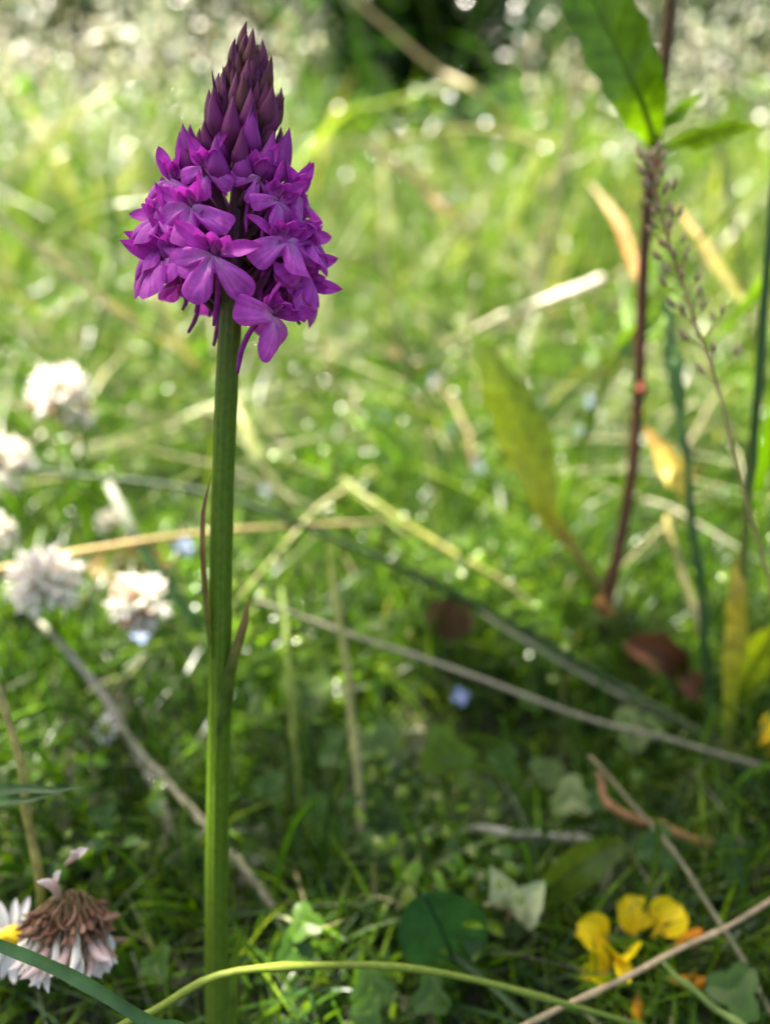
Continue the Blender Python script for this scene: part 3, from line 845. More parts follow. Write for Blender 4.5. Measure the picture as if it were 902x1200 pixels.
# ------------------------------------------------------------------ single stalks, straws and blades
def strand(name, label, cat, pts, half, cols, kind='blade', mat=None, face=(0, -.8, .6), fold=.35, group=None, n=30, twist=0., foot_first=None):
    """pts: (px, py, depth or None = on the ground). The thing's origin is its first point"""
    P0 = [at(*q) for q in pts]
    if foot_first is not None: P0 = [foot(P0[0], *foot_first) - np.array((0, 0, .003))] + P0
    P = spline(P0, n); b = P0[0]
    half = [half] if np.isscalar(half) else half
    w = np.interp(np.linspace(0, 1, n), np.linspace(0, 1, len(half)), half)
    ph = random.uniform(0, 6)
    tt_ = np.arange(n)
    w = w * (1 + .10 * np.sin(tt_ * 1.1 + ph) * np.sin(tt_ * .37 + ph))
    C = grad(cols, n) * (1 + .14 * np.sin(tt_ * .9 + ph) * np.sin(tt_ * .31))[:, None]
    P[1:-1] += np.stack([np.sin(tt_ * .8 + ph), np.cos(tt_ * .6 + ph), np.sin(tt_ * .7)], 1)[1:-1] * .00022
    if kind == 'blade':
        V, F, C = ribbon(P - b, w, C, face, fold, 5, twist)
        m = mat or M_GRASS
    else:
        bumps = 1 + .35 * ((tt_ % 9) == 4)
        V, F, C = tube(P - b, w * bumps, C, 8)
        m = mat or M_STEM
    o = link(name, make_mesh(name, V, F, C, m))
    o.location = b
    return tag(o, label, cat, group)

DG = (.035, .085, .02); YG = (.17, .22, .03); ST = (.46, .38, .19); STW = (.62, .58, .42); GS = (.26, .28, .16); OR = (.42, .22, .06)
strand('grass_stalk', 'dark green thin grass stalk arching right across behind the orchid stem', 'grass', [(930, 950, .235), (840, 870, .24), (700, 790, .25), (500, 680, .262), (330, 605, .272), (240, 577, .276), (120, 560, .28), (-30, 546, .285), (-160, 560, .29)], [.0010, .0011, .0010, .0007], [(0, GS), (.2, (.12, .16, .07)), (.35, (.016, .04, .01)), (1, (.016, .04, .01))], 'tube', foot_first=(.03, .0))
strand('straw_stalk', 'long grey bleached straw slanting through the shade towards the trefoil', 'straw', [(940, 912, .215), (800, 872, .22), (700, 845, .226), (560, 795, .232), (420, 746, .238), (300, 703, .245)], [.0008, .0008, .0008, .0005], [(0, (.16, .17, .09)), (.4, (.2, .2, .12)), (1, (.4, .37, .25))], 'tube', M_STRAW, foot_first=(.02, .0))
strand('straw_stalk', 'golden straw lying above the creamy clover bloom', 'straw', [(-60, 685, .235), (0, 668, .24), (100, 645, .247), (210, 628, .255), (330, 617, .27), (450, 612, .30)], [.0011, .0011, .0009, .0007], [(0, (.45, .30, .10)), (.6, (.42, .3, .1)), (1, ST)], 'tube', M_STRAW, foot_first=(-.02, .0))
strand('grass_shoot', 'broad blade flattened across with a painted white glint near the orchid stem', 'grass', [(345, 448, .385), (280, 465, .38), (216, 489, .37), (140, 520, .385), (60, 555, .40), (-10, 600, None)], [.0005, .0022, .0026, .0026, .0024, .0015], [(0, YG), (.3, (.4, .42, .25)), (.6, (.36, .4, .2)), (1, YG)], 'blade', M_STRAW, (.1, .2, 1), .2)  # pale middle puts the glint into the blade colour
strand('straw_stalk', 'short thick whitish cut straw standing clear above the yellow green leaf', 'straw', [(520, 405, None), (566, 384, .45), (640, 354, .44), (706, 327, .435)], [.0020, .0027, .0030, .0030], [(0, ST), (.4, STW), (1, (.7, .64, .52))], 'tube', M_STRAW)
strand('straw_stalk', 'tall upright beige straw rising behind the cut white straw', 'straw', [(600, 470, None), (628, 345, .56), (650, 230, .53), (672, 110, .50), (692, 20, .48), (700, -60, .47)], [.0022, .0024, .002, .0016], [(0, GS), (1, (.45, .38, .24))], 'blade', M_STRAW)
strand('grass_stalk', 'stout dark green stalk with a yellowing sheath, beside the lone yellow trefoil flower', 'grass', [(850, 930, None), (857, 830, .225), (868, 690, .215), (878, 560, .208), (890, 420, .20), (903, 270, .195), (912, 130, .19), (920, -20, .185)], [.0013, .0013, .0012, .001, .0008], [(0, YG), (.35, (.12, .16, .03)), (.5, DG), (1, DG)], 'tube')
strand('grass_shoot', 'yellow sheath leaf wrapped on the stout dark stalk', 'grass', [(852, 850, .222), (862, 760, .216), (864, 690, .213), (862, 650, .213)], [.0016, .0032, .0026, .0004], [(0, (.2, .25, .03)), (.5, (.5, .38, .04)), (1, (.42, .32, .05))], 'blade', M_LEAF, (0, -1, .1), -.3)
strand('grass_stalk', 'blue green grass stalk standing just right of the reddish weed stem', 'grass', [(834, 900, None), (829, 800, .25), (820, 690, .242), (808, 590, .235), (798, 500, .23), (788, 420, .228)], [.0014, .0013, .0011, .0010], [(0, G_BLUE), (1, (.04, .1, .03))], 'tube')
strand('grass_shoot', 'bluish flat blade topping the stalk right of the reddish weed', 'grass', [(795, 480, .230), (786, 420, .228), (776, 350, .235), (764, 290, .25)], [.0016, .0030, .0026, .0004], [(0, (.07, .14, .03)), (1, (.12, .2, .07))], 'blade', M_LEAF, (.2, -.9, -.4))
strand('grass_shoot', 'wide bright green blade end crossing behind the stout dark stalk', 'grass', [(960, 250, .27), (912, 305, .265), (870, 355, .262), (832, 405, .26)], [.006, .0062, .005, .0004], [(0, LG), (1, LG2)], 'blade', M_LEAF, (.2, -.9, -.4), foot_first=(.02, .03))
strand('dry_leaf', 'curled orange brown dry leaf hanging beside the upper reddish weed stem', 'leaf', [(755, 340, .36), (742, 312, .37), (722, 258, .38), (690, 214, .39)], [.0008, .0022, .0026, .0004], [(0, (.35, .25, .08)), (.5, (.42, .18, .05)), (1, ST)], 'blade', M_DEAD)
strand('grass_shoot', 'yellow and brown dying blade slanting behind the grass panicle', 'grass', [(880, 365, .33), (855, 335, .335), (825, 290, .34), (792, 240, .35)], [.0012, .0022, .002, .0004], [(0, YG), (.5, (.36, .3, .08)), (1, OR)], 'blade', M_STRAW)
strand('dry_leaf', 'folded yellow leaf hung on a straw between two green stalks', 'leaf', [(806, 590, .27), (796, 560, .272), (782, 538, .276), (756, 500, .28)], [.0005, .0048, .0040, .0005], [(0, (.5, .42, .06)), (.6, (.55, .42, .08)), (1, OR)], 'blade', M_YELLOW, (-.4, -.9, .2))
strand('straw_stalk', 'slim yellowish straw leaning onto the blue green stalk', 'straw', [(838, 850, None), (820, 735, .262), (798, 670, .265), (780, 605, .27)], [.0012, .0012, .0008], [(0, GS), (1, (.4, .33, .1))], 'tube', M_STRAW)
strand('straw_stalk', 'sharp yellow straw rising behind the daisy and withered clover', 'straw', [(50, 1120, None), (48, 1062, .170), (36, 970, .166), (20, 880, .162), (0, 812, .16), (-30, 740, .158)], [.0009, .0009, .0008, .0006], [(0, YG), (.3, (.42, .36, .1)), (1, (.5, .43, .16))], 'tube', M_STRAW)
strand('grass_shoot', 'dark pointed blade tip level above the withered clover', 'grass', [(-120, 960, .150), (-40, 934, .146), (40, 926, .144), (100, 923, .143)], [.0016, .0014, .0011, .0001], [(0, DG), (1, (.05, .12, .03))], 'blade', M_GRASS, (0, -.3, 1), .3, foot_first=(-.02, .0))
strand('grass_shoot', 'lower dark blade beneath the pointed blade tip', 'grass', [(-120, 985, .156), (-40, 948, .152), (25, 938, .150), (75, 930, .150)], [.0016, .0014, .0010, .0001], [(0, DG), (1, (.05, .12, .03))], 'blade', M_GRASS, (0, -.3, 1), .3, foot_first=(-.02, .0))
strand('grass_shoot', 'crisp blue green blade slanting across below the daisy and withered clover', 'grass', [(230, 1226, .134), (180, 1198, .133), (90, 1148, .132), (0, 1106, .131), (-80, 1075, .13)], [.0008, .0010, .0010, .0010, .0007], [(0, (.06, .14, .05)), (1, (.09, .18, .08))], 'blade', M_GRASS, (.2, -.6, .8), .5, foot_first=(.01, .0))
strand('grass_stalk', 'yellow green stalk bowing in front of the orchid stem foot', 'grass', [(130, 1225, .137), (185, 1182, .138), (250, 1146, .139), (330, 1132, .141), (440, 1131, .145), (540, 1146, .150), (650, 1172, .155), (760, 1205, .16), (860, 1250, .165)], [.0007, .0007, .00065, .0006, .0005], [(0, (.16, .22, .03)), (.5, (.2, .26, .035)), (1, (.12, .2, .03))], 'tube', foot_first=(-.003, .0))
strand('straw_stalk', 'thin bleached straw passing in front of the trefoil', 'straw', [(590, 1215, .155), (640, 1190, .157), (720, 1150, .160), (800, 1112, .163), (862, 1078, .166), (950, 1030, .172)], [.0005, .0006, .0006, .0005], [(0, ST), (1, (.42, .32, .18))], 'tube', M_STRAW, foot_first=(-.004, .01))
strand('straw_stalk', 'grey straw crossing behind the thin one beside the trefoil', 'straw', [(925, 1225, .165), (880, 1145, .170), (830, 1060, .178), (770, 975, .188), (690, 885, .20)], [.0006, .0006, .0006, .0004], [(0, (.34, .28, .13)), (.5, (.2, .2, .1)), (1, (.22, .18, .09))], 'tube', M_STRAW, foot_first=(.004, .01))
strand('grass_stalk', 'pale upright stalk in the dark hollow right of the orchid stem', 'grass', [(436, 1120, None), (428, 1020, .208), (418, 900, .215), (408, 800, .222), (392, 690, .232), (385, 640, .238)], [.0013, .0013, .0012, .0008], [(0, GS), (.5, (.25, .26, .09)), (1, YG)], 'tube')
strand('grass_stalk', 'slim green stalk between the orchid stem and the pale upright stalk', 'grass', [(355, 1000, None), (350, 930, .228), (343, 840, .238), (336, 750, .25), (330, 690, .26)], [.0012, .0011, .0008], [(0, YG), (1, (.13, .2, .04))], 'tube')
strand('straw_stalk', 'grey rotting straw running down from the creamy clover bloom', 'straw', [(228, 1040, None), (200, 970, .212), (165, 890, .225), (110, 800, .235), (44, 725, .245)], [.0013, .0013, .0012, .001], [(0, GS), (.5, (.34, .32, .24)), (1, (.3, .3, .2))], 'tube', M_STRAW)
strand('straw_stalk', 'grey straw crossing low behind the orchid stem foot', 'straw', [(400, 1160, None), (340, 1090, .192), (262, 990, .205), (185, 905, .218), (140, 850, .226)], [.0011, .0011, .0010, .0008], [(0, GS), (.5, (.33, .3, .2)), (1, GS)], 'tube', M_STRAW)
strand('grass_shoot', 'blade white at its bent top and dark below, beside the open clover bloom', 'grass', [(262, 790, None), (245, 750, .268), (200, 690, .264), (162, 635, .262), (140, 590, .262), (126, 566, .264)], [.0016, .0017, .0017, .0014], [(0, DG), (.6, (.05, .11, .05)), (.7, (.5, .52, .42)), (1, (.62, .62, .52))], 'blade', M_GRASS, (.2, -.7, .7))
strand('straw_stalk', 'long pale straw leaning down to the left behind the orchid head', 'straw', [(262, 445, None), (165, 382, .36), (80, 318, .33), (0, 252, .32), (-70, 190, .31)], [.0018, .0017, .0013], [(0, ST), (1, (.4, .42, .16))], 'blade', M_STRAW)
strand('grass_shoot', 'pale yellow blade emerging below the orchid head on the left', 'grass', [(250, 470, None), (222, 420, .42), (190, 365, .40), (165, 322, .40)], [.0026, .0032, .0026, .0004], [(0, YG), (1, (.42, .4, .2))], 'blade', M_STRAW)
strand('grass_shoot', 'pale broad blade slanting below the orchid head on its right', 'grass', [(330, 590, None), (310, 550, .36), (290, 505, .36), (268, 455, .37)], [.0024, .0030, .0024, .0004], [(0, YG), (1, (.42, .42, .18))], 'blade', M_STRAW)
strand('straw_stalk', 'bent straw with an orange joint high up right of the orchid head', 'straw', [(560, 285, None), (545, 270, .62), (490, 215, .58), (425, 165, .56)], [.0030, .0032, .0024], [(0, STW), (.5, (.45, .3, .12)), (1, ST)], 'blade', M_STRAW)
strand('straw_stalk', 'whitish level straw behind and above the bent orange jointed straw', 'straw', [(700, 190, None), (600, 158, .70), (480, 160, .64), (370, 172, .62)], [.003, .0032, .0026, .001], [(0, ST), (1, (.5, .5, .34))], 'blade', M_STRAW, (0, .1, 1))
strand('straw_stalk', 'straw sloping down out of the dark tall tussock', 'straw', [(620, 200, None), (585, 132, .78), (510, 80, .72), (430, 12, .68), (380, -40, .66)], [.0022, .002, .0014], [(0, ST), (1, (.42, .34, .16))], 'blade', M_STRAW)
strand('grass_shoot', 'light green blade arched to the right from the orchid head', 'grass', [(330, 220, None), (385, 150, .64), (460, 118, .62), (560, 95, .6)], [.003, .0034, .0026, .0004], [(0, YG), (1, (.3, .36, .14))], 'blade', M_GRASS, (0, .1, 1))
strand('grass_shoot', 'blade with a painted whitish glint in the bright upper growth left of the orchid buds', 'grass', [(-20, 230, None), (60, 160, .56), (130, 105, .54), (180, 78, .54)], [.003, .0036, .003, .0005], [(0, YG), (1, (.5, .52, .36))], 'blade', M_STRAW, (0, .3, 1))  # sun glint painted as a whitish tip colour
strand('grass_shoot', 'short blade end with a painted white glint high up beside the upright beige straw', 'grass', [(610, 250, None), (650, 205, .62), (680, 188, .61), (705, 170, .6)], [.002, .004, .004, .0008], [(0, YG), (1, (.6, .6, .5))], 'blade', M_STRAW, (0, .3, 1))  # near-white end colour stands for a glint of sun
strand('grass_shoot', 'fine green blade crossing the foreground shade below the broad leaf', 'grass', [(640, 1215, .165), (560, 1140, .175), (480, 1085, .185), (410, 1060, .19)], [.0008, .0008, .0007, .0002], [(0, DG), (1, (.08, .15, .05))], foot_first=(.0, .01))
strand('straw_stalk', 'brown jointed straw lying in the dark hollow above the trefoil', 'straw', [(830, 990, .21), (760, 965, .205), (715, 945, .205), (700, 905, .21)], [.0010, .0013, .0012, .0008], [(0, (.36, .24, .08)), (.5, (.34, .18, .06)), (1, (.24, .12, .05))], 'tube', M_STRAW, foot_first=(.004, .02))
strand('straw_stalk', 'silver grey straw lying level over the pale two lobed leaf', 'straw', [(690, 985, .215), (610, 978, .215), (540, 972, .22), (450, 985, .225)], [.0011, .0013, .0012, .0008], [(0, GS), (.5, (.4, .4, .34)), (1, GS)], 'tube', M_STRAW, foot_first=(.004, .02))

strand('straw_stalk', 'yellow green bent stalk above the square brown dead leaf', 'straw', [(660, 760, None), (600, 690, .285), (520, 642, .29), (440, 590, .30), (400, 560, .31)], [.0012, .0012, .0011, .0008], [(0, GS), (.5, (.3, .3, .06)), (1, YG)], 'tube', M_STRAW)
strand('straw_stalk', 'second bleached straw running beside the long grey one towards the lone trefoil', 'straw', [(930, 905, .24), (800, 850, .245), (700, 800, .25), (600, 742, .26), (560, 715, .265)], [.0008, .0008, .0007, .0005], [(0, GS), (1, (.4, .38, .26))], 'tube', M_STRAW, foot_first=(.01, .02))
strand('grass_stalk', 'pale green stalk running out below the orange trefoil buds', 'grass', [(900, 1230, .16), (850, 1190, .163), (805, 1155, .166), (772, 1125, .17)], [.0008, .0008, .0007, .0005], [(0, (.2, .27, .08)), (1, (.14, .22, .04))], 'tube', foot_first=(.002, .005))
strand('grass_shoot', 'dark narrow blade crossing over the sunlit turf right of the orchid head', 'grass', [(420, 560, None), (470, 470, .40), (540, 400, .39), (620, 360, .39), (700, 345, .40)], [.0012, .0013, .0011, .0002], [(0, DG), (1, G_MID)], 'blade')
strand('grass_shoot', 'long dark blade arching from the left turf towards the orchid head', 'grass', [(60, 520, None), (110, 400, .36), (135, 300, .35), (128, 210, .35), (90, 140, .36)], [.0012, .0014, .0012, .0002], [(0, DG), (1, G_MID)], 'blade')
strand('straw_stalk', 'thin cream straw standing upright among the turf beside the drooping leaf', 'straw', [(520, 640, None), (500, 520, .36), (470, 420, .35), (452, 330, .345), (445, 260, .34)], [.0008, .0008, .0007, .0004], [(0, YG), (1, ST)], 'tube', M_STRAW)
strand('grass_shoot', 'broad bright green blade bending over left of the orchid head', 'grass', [(-10, 420, None), (20, 330, .44), (60, 270, .42), (120, 240, .41), (190, 232, .41)], [.0024, .0028, .0024, .0003], [(0, G_MID), (1, (.2, .28, .04))], 'blade')
strand('grass_shoot', 'slim green blade leaning across the reddish weed stem', 'grass', [(640, 640, None), (680, 520, .27), (735, 400, .255), (810, 290, .25), (880, 220, .25)], [.0009, .0011, .0010, .0002], [(0, G_MID), (1, YG)], 'blade')
strand('straw_stalk', 'pale thin straw rising behind the broad weed leaves', 'straw', [(900, 470, None), (870, 330, .42), (850, 200, .40), (815, 80, .39), (790, -20, .38)], [.0014, .0014, .0012, .0008], [(0, YG), (1, (.48, .42, .26))], 'tube', M_STRAW)

# scattered taller blades, look-alikes
def blade_set(name, label, cat, group, n, zone, hrange, wrange, cols, mat=M_GRASS):
    (px0, px1), (py0, py1) = zone
    for k in range(n):
        b = at(random.uniform(px0, px1), random.uniform(py0, py1), None)
        h = random.uniform(*hrange); a = random.uniform(0, 6.28); ln = random.uniform(.15, .9) * h
        d = np.array((math.cos(a), math.sin(a), 0))
        P = spline([np.array((0, 0, -.004)), d * ln * .15 + np.array((0, 0, h * .45)), d * ln * .5 + np.array((0, 0, h * .82)), d * ln + np.array((0, 0, h * random.uniform(.85, 1.05)))], 16)
        w = random.uniform(*wrange) * np.interp(np.linspace(0, 1, 16), [0, .4, .8, 1], [.7, 1, .7, .05])
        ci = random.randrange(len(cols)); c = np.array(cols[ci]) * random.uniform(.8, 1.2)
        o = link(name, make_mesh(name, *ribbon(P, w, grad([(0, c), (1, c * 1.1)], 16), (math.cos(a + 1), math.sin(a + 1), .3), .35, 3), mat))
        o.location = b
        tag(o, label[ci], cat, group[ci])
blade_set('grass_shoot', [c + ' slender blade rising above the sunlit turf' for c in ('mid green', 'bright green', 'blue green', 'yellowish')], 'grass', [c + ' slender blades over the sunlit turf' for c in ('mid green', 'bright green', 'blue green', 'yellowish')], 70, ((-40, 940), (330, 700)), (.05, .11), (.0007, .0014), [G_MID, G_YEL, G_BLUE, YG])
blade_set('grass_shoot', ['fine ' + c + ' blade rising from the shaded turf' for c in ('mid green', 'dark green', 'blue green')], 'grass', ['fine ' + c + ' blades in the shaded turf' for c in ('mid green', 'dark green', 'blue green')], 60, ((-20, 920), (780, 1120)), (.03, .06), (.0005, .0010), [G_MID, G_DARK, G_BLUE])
blade_set('grass_shoot', ['long upright ' + c + ' blade in the tall tussock before the backdrop bush' for c in ('mid green', 'deep green', 'dark green')], 'grass', [c + ' upright blades of the tall tussock' for c in ('mid green', 'deep green', 'dark green')], 60, ((370, 700), (195, 240)), (.14, .36), (.0022, .0050), [G_MID, (.05, .12, .02), G_DARK])
blade_set('straw_stalk', ['tall ' + c + ' dry stalk on the bright bank' for c in ('cream', 'greyish', 'whitish')], 'straw', [c + ' stalks on the bank' for c in ('cream', 'greyish', 'whitish')], 50, ((-40, 940), (130, 200)), (.12, .34), (.0012, .0028), [S_PALE, S_GREY, (.5, .48, .34)], M_STRAW)

# leafy bushes added as a dark, shady backdrop to tussock and seeding grass
BUSH = [(.06, 1.62, .20, .46, 3600, 'dense bush added to give the dark shade behind the tall tussock', None)]
BUSH += [(bx, by, hw, hh_, 2600, 'dark leafy bush added as a shady backdrop to the seeding grass', 'bushes added for the dark backdrop') for bx, by, hw, hh_ in
         ((-1.2, 2.1, .34, .62), (-.72, 2.2, .32, .55), (-.32, 2.3, .28, .55), (.5, 2.1, .32, .58), (.95, 1.95, .3, .6), (1.45, 2.1, .34, .65))]
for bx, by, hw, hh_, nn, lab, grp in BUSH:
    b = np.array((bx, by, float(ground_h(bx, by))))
    r = root('backdrop_bush', b, lab, 'bush', grp)
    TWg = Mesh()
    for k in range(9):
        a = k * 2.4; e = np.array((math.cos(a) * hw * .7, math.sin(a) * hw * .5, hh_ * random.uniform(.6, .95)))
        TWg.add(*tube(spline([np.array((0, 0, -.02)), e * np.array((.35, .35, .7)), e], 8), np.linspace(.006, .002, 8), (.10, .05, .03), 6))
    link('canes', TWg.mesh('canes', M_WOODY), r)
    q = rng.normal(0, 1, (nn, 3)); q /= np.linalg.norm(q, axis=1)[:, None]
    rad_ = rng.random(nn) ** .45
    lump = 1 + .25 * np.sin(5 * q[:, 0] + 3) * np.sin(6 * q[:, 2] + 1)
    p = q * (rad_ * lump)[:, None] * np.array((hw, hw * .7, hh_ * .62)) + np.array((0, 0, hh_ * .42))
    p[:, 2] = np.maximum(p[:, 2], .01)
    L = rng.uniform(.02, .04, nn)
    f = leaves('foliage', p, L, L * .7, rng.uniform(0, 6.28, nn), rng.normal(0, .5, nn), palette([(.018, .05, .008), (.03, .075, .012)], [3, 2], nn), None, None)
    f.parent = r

# ------------------------------------------------------------------ grass panicle
PP = [at(*q) for q in ((925, 800, .185), (905, 700, .18), (872, 580, .176), (842, 460, .172), (812, 370, .170), (788, 300, .168), (772, 240, .166), (764, 190, .165))]
b = foot(PP[0], .01, .03); 
pan = root('grass_panicle', b, 'fine grass stalk with a loose reddish brown seed panicle before the weed stem', 'grass')
P = spline([b] + PP, 60)
link('stalk', make_mesh('stalk', *tube(P - b, np.linspace(.00045, .00018, 60), grad([(0, YG), (.5, (.35, .24, .12)), (1, (.3, .16, .09))], 60), 6), M_STEM), pan)
SPK = make_mesh('spikelet', *tube(spline([(0, 0, 0), (0, .08, .5), (0, 0, 1.)], 6), [.05, .18, .22, .17, .09, .01], grad([(0, (.36, .34, .16)), (1, (.36, .2, .13))], 6), 6), M_STRAW)
for k in range(46):
    i = 30 + int(29.9 * (k / 46) ** .9)
    i = min(i, 58)
    a = k * 2.4; T = nrm(P[i + 1] - P[i])
    d = nrm(T * .9 + np.array((math.cos(a), math.sin(a) * .7, .0)) * .8)
    ln = .011 * (1 - k / 60) * random.uniform(.3, 1)
    q = P[i] - b + d * ln
    br = link('branchlet', make_mesh('branchlet', *tube(spline([P[i] - b, P[i] - b + d * ln * .5 + T * .0004, q], 5), [.00012] * 5, (.3, .18, .1), 5), M_STEM), pan)
    link('spikelet', SPK, pan, orient(q, d + T * .5, random.uniform(.0024, .0036), a))

# ------------------------------------------------------------------ dead leaves and special leaves
def flat_leaf(name, label, cat, px, py, z, L, W, d, face, cols, mat, fold=.25, lobes=0., group=None, stem_to_ground=True):
    c = at(px, py, z); b = foot(c, 0, .005)
    r = root(name, b, label, cat, group)
    d = nrm(d); P = spline([c - b - d * L * .5, c - b + np.array((0, 0, L * .08)), c - b + d * L * .5 - np.array((0, 0, L * .05))], 16)
    t = np.linspace(0, 1, 16)
    w = W * .5 * np.sin(np.clip(t * .94 + .05, 0, 1) * math.pi) ** .6 * (1 + lobes * np.sin(t * 19))
    link('blade', make_mesh('blade', *ribbon(P, w, grad(cols, 16), face, fold, 9, random.uniform(-.4, .4)), mat), r)
    link('midrib', make_mesh('midrib', *tube(P, np.linspace(.0004, .00012, 16), np.array(grad(cols, 16)) * .8, 5), mat), r)
    if stem_to_ground:
        link('stalk', make_mesh('stalk', *tube(spline([np.array((0, 0, -.003)), (P[0]) * .5 + np.array((.001, 0, 0)), P[0]], 8), [.0005] * 8, cols[0][1], 6), M_STEM), r)
    return r
BR = [(0, (.16, .07, .045)), (.5, (.20, .09, .055)), (1, (.13, .06, .04))]
RDB = [(0, (.11, .045, .02)), (.5, (.13, .055, .025)), (1, (.06, .02, .01))]
flat_leaf('dead_leaf', 'square brown dead leaf propped up at the edge of the dark hollow', 'leaf', 527, 724, .275, .019, .017, (.2, 0, 1), (-.2, -1, .3), BR, M_DEAD, .2, .1)
flat_leaf('dead_leaf', 'curled red brown dead leaf at the foot of the reddish weed', 'leaf', 768, 770, .255, .026, .012, (.8, .1, -.5), (.2, -.8, .6), RDB, M_DEAD, .6, .1)
flat_leaf('dead_leaf', 'rusty dead leaf lying behind the open clover bloom', 'leaf', 165, 655, .33, .034, .016, (1, 0, .1), (0, -.7, .7), [(0, (.34, .13, .05)), (1, (.42, .2, .09))], M_DEAD, .4, .1)
flat_leaf('dead_leaf', 'pale orange dead leaf scrap behind the golden straw', 'leaf', 150, 672, .31, .03, .012, (1, 0, -.2), (0, -.6, .8), [(0, (.5, .28, .14)), (1, (.45, .25, .12))], M_DEAD, .4, .1)
flat_leaf('dead_leaf', 'small orange dead leaf glowing in the sunlit turf', 'leaf', 457, 413, .56, .017, .014, (1, 0, .3), (0, -.7, .7), [(0, (.6, .2, .05)), (1, (.5, .2, .06))], M_DEAD, .3)
flat_leaf('dead_leaf', 'tiny red orange dead leaf beside the orange one', 'leaf', 493, 433, .54, .012, .010, (1, 0, .3), (0, -.7, .7), [(0, (.6, .14, .04)), (1, (.5, .14, .05))], M_DEAD, .3)
flat_leaf('dead_leaf', 'dark purple brown leaf scrap beyond the curled red brown leaf', 'leaf', 808, 806, .25, .012, .009, (.6, .1, -.5), (.2, -.8, .6), [(0, (.10, .03, .02)), (1, (.3, .1, .08))], M_DEAD, .5)
flat_leaf('broad_leaf', 'broad blue green leaf low down in the shade by the bowing stalk', 'leaf', 518, 1098, .177, .026, .020, (.35, -.2, -1), (-.1, -.9, .5), [(0, (.03, .10, .035)), (.6, (.04, .12, .04)), (1, (.08, .17, .04))], M_LEAF, .15)
flat_leaf('broad_leaf', 'yellow green dock leaf leaning up from the grey level straw', 'leaf', 672, 1025, .194, .032, .011, (.75, .2, .65), (.3, -.8, .5), [(0, (.08, .14, .02)), (1, (.11, .16, .02))], M_LEAF, .2)
flat_leaf('broad_leaf', 'upright translucent yellow green leaf under the lone yellow trefoil flower', 'leaf', 885, 775, .24, .030, .012, (.2, 0, 1), (0, -1, .1), [(0, (.16, .2, .02)), (1, (.24, .27, .02))], M_LEAF, .2)

# pale two-lobed leaf catching the light
c = at(600, 1044, .186); b = foot(c, 0, .004)
r = root('pale_leaf', b, 'pale cream green leaf of two folded lobes catching light in the dark hollow', 'leaf')
for s, dx, ln in ((-1, -.30, .0125), (1, .85, .0105)):
    d = nrm((dx, .15, .8))
    lo = at(597 + s * 3, 1066, .188) - b
    P = spline([lo, lo + d * ln * .5 + np.array((-s * .0010, -.0012, 0)), lo + d * ln + np.array((0, .0015, -.0004))], 18)
    t = np.linspace(0, 1, 18)
    w = .0050 * np.interp(t, [0, .12, .35, .6, .85, 1], [.25, .8, 1., .72, .32, .02]) * (1 + .06 * np.sin(t * 31))
    link('lobe', make_mesh('lobe', *ribbon(P, w, grad([(0, (.30, .22, .10)), (.12, (.42, .42, .22)), (.5, (.50, .56, .30)), (1, (.36, .46, .2))], 18), (s * .45, -.5, .85), .45, 9, s * .4), M_WHITE), r)
link('stalk', make_mesh('stalk', *tube(spline([np.array((0, 0, -.003)), lo * .5, lo], 6), [.0006] * 6, (.4, .25, .18), 6), M_STEM), r)

# ------------------------------------------------------------------ trifoliate clover leaves
def leaflet_mesh(c):
    V, F, C = [(0, 0, 0)], [], [np.array(c) * 1.3]
    na, nr = 15, 4
    for i in range(1, nr + 1):
        t = i / nr
        for k in range(na):
            th = -1.25 + 2.5 * k / (na - 1)
            rad = (math.cos(th * .88) ** .55) * (1 - .12 * math.exp(-(th / .16) ** 2))
            q = rad * t
            V.append((q * math.sin(th) * .74, .18 * abs(math.sin(th)) * t - .1 * t * t, q * math.cos(th)))
            C.append(np.array(c) * (1.35 if .5 < t < .8 else 1.0))
    F = [(0, 2 + k, 1 + k) for k in range(na - 1)]
    for i in range(nr - 1):
        o = 1 + i * na
        F += [(o + k, o + k + 1, o + na + k + 1, o + na + k) for k in range(na - 1)]
    return make_mesh('leaflet', V, F, C, M_LEAF)
LFT = [leaflet_mesh(c) for c in ((.04, .10, .010), (.06, .13, .014), (.11, .18, .04))]
def clover_leaf(px, py, z, size, label, group, shade=0, nd=None):
    c = at(px, py, z); b = foot(c, random.uniform(-.006, .006), random.uniform(0, .01))
    if c[2] < b[2] + .004: c[2] = b[2] + .008
    r = root('clover_leaf', b, label, 'clover', group)
    stalk(r, b, c, .0005, bend=.003)
    N_ = nrm(nd if nd is not None else (random.uniform(-.5, .5), random.uniform(-.9, -.1), 1))
    x_ = nrm(np.cross(N_, (random.uniform(-1, 1), 1, .2))); y_ = np.cross(N_, x_)
    for k in range(3):
        a = k * 2.094 + .3
        d = nrm(x_ * math.cos(a) + y_ * math.sin(a) + N_ * .12)
        yy = nrm(N_ - d * np.dot(N_, d)); xx = np.cross(yy, d); p = c - b
        link('leaflet', LFT[shade], r, Matrix(((xx[0], yy[0], d[0], p[0]), (xx[1], yy[1], d[1], p[1]), (xx[2], yy[2], d[2], p[2]), (0, 0, 0, 1))) @ Matrix.Scale(size, 4))
clover_leaf(522, 880, .225, .0095, 'pale round clover leaf standing at the edge of the dark hollow', None, 2, (-.2, -1, .3))
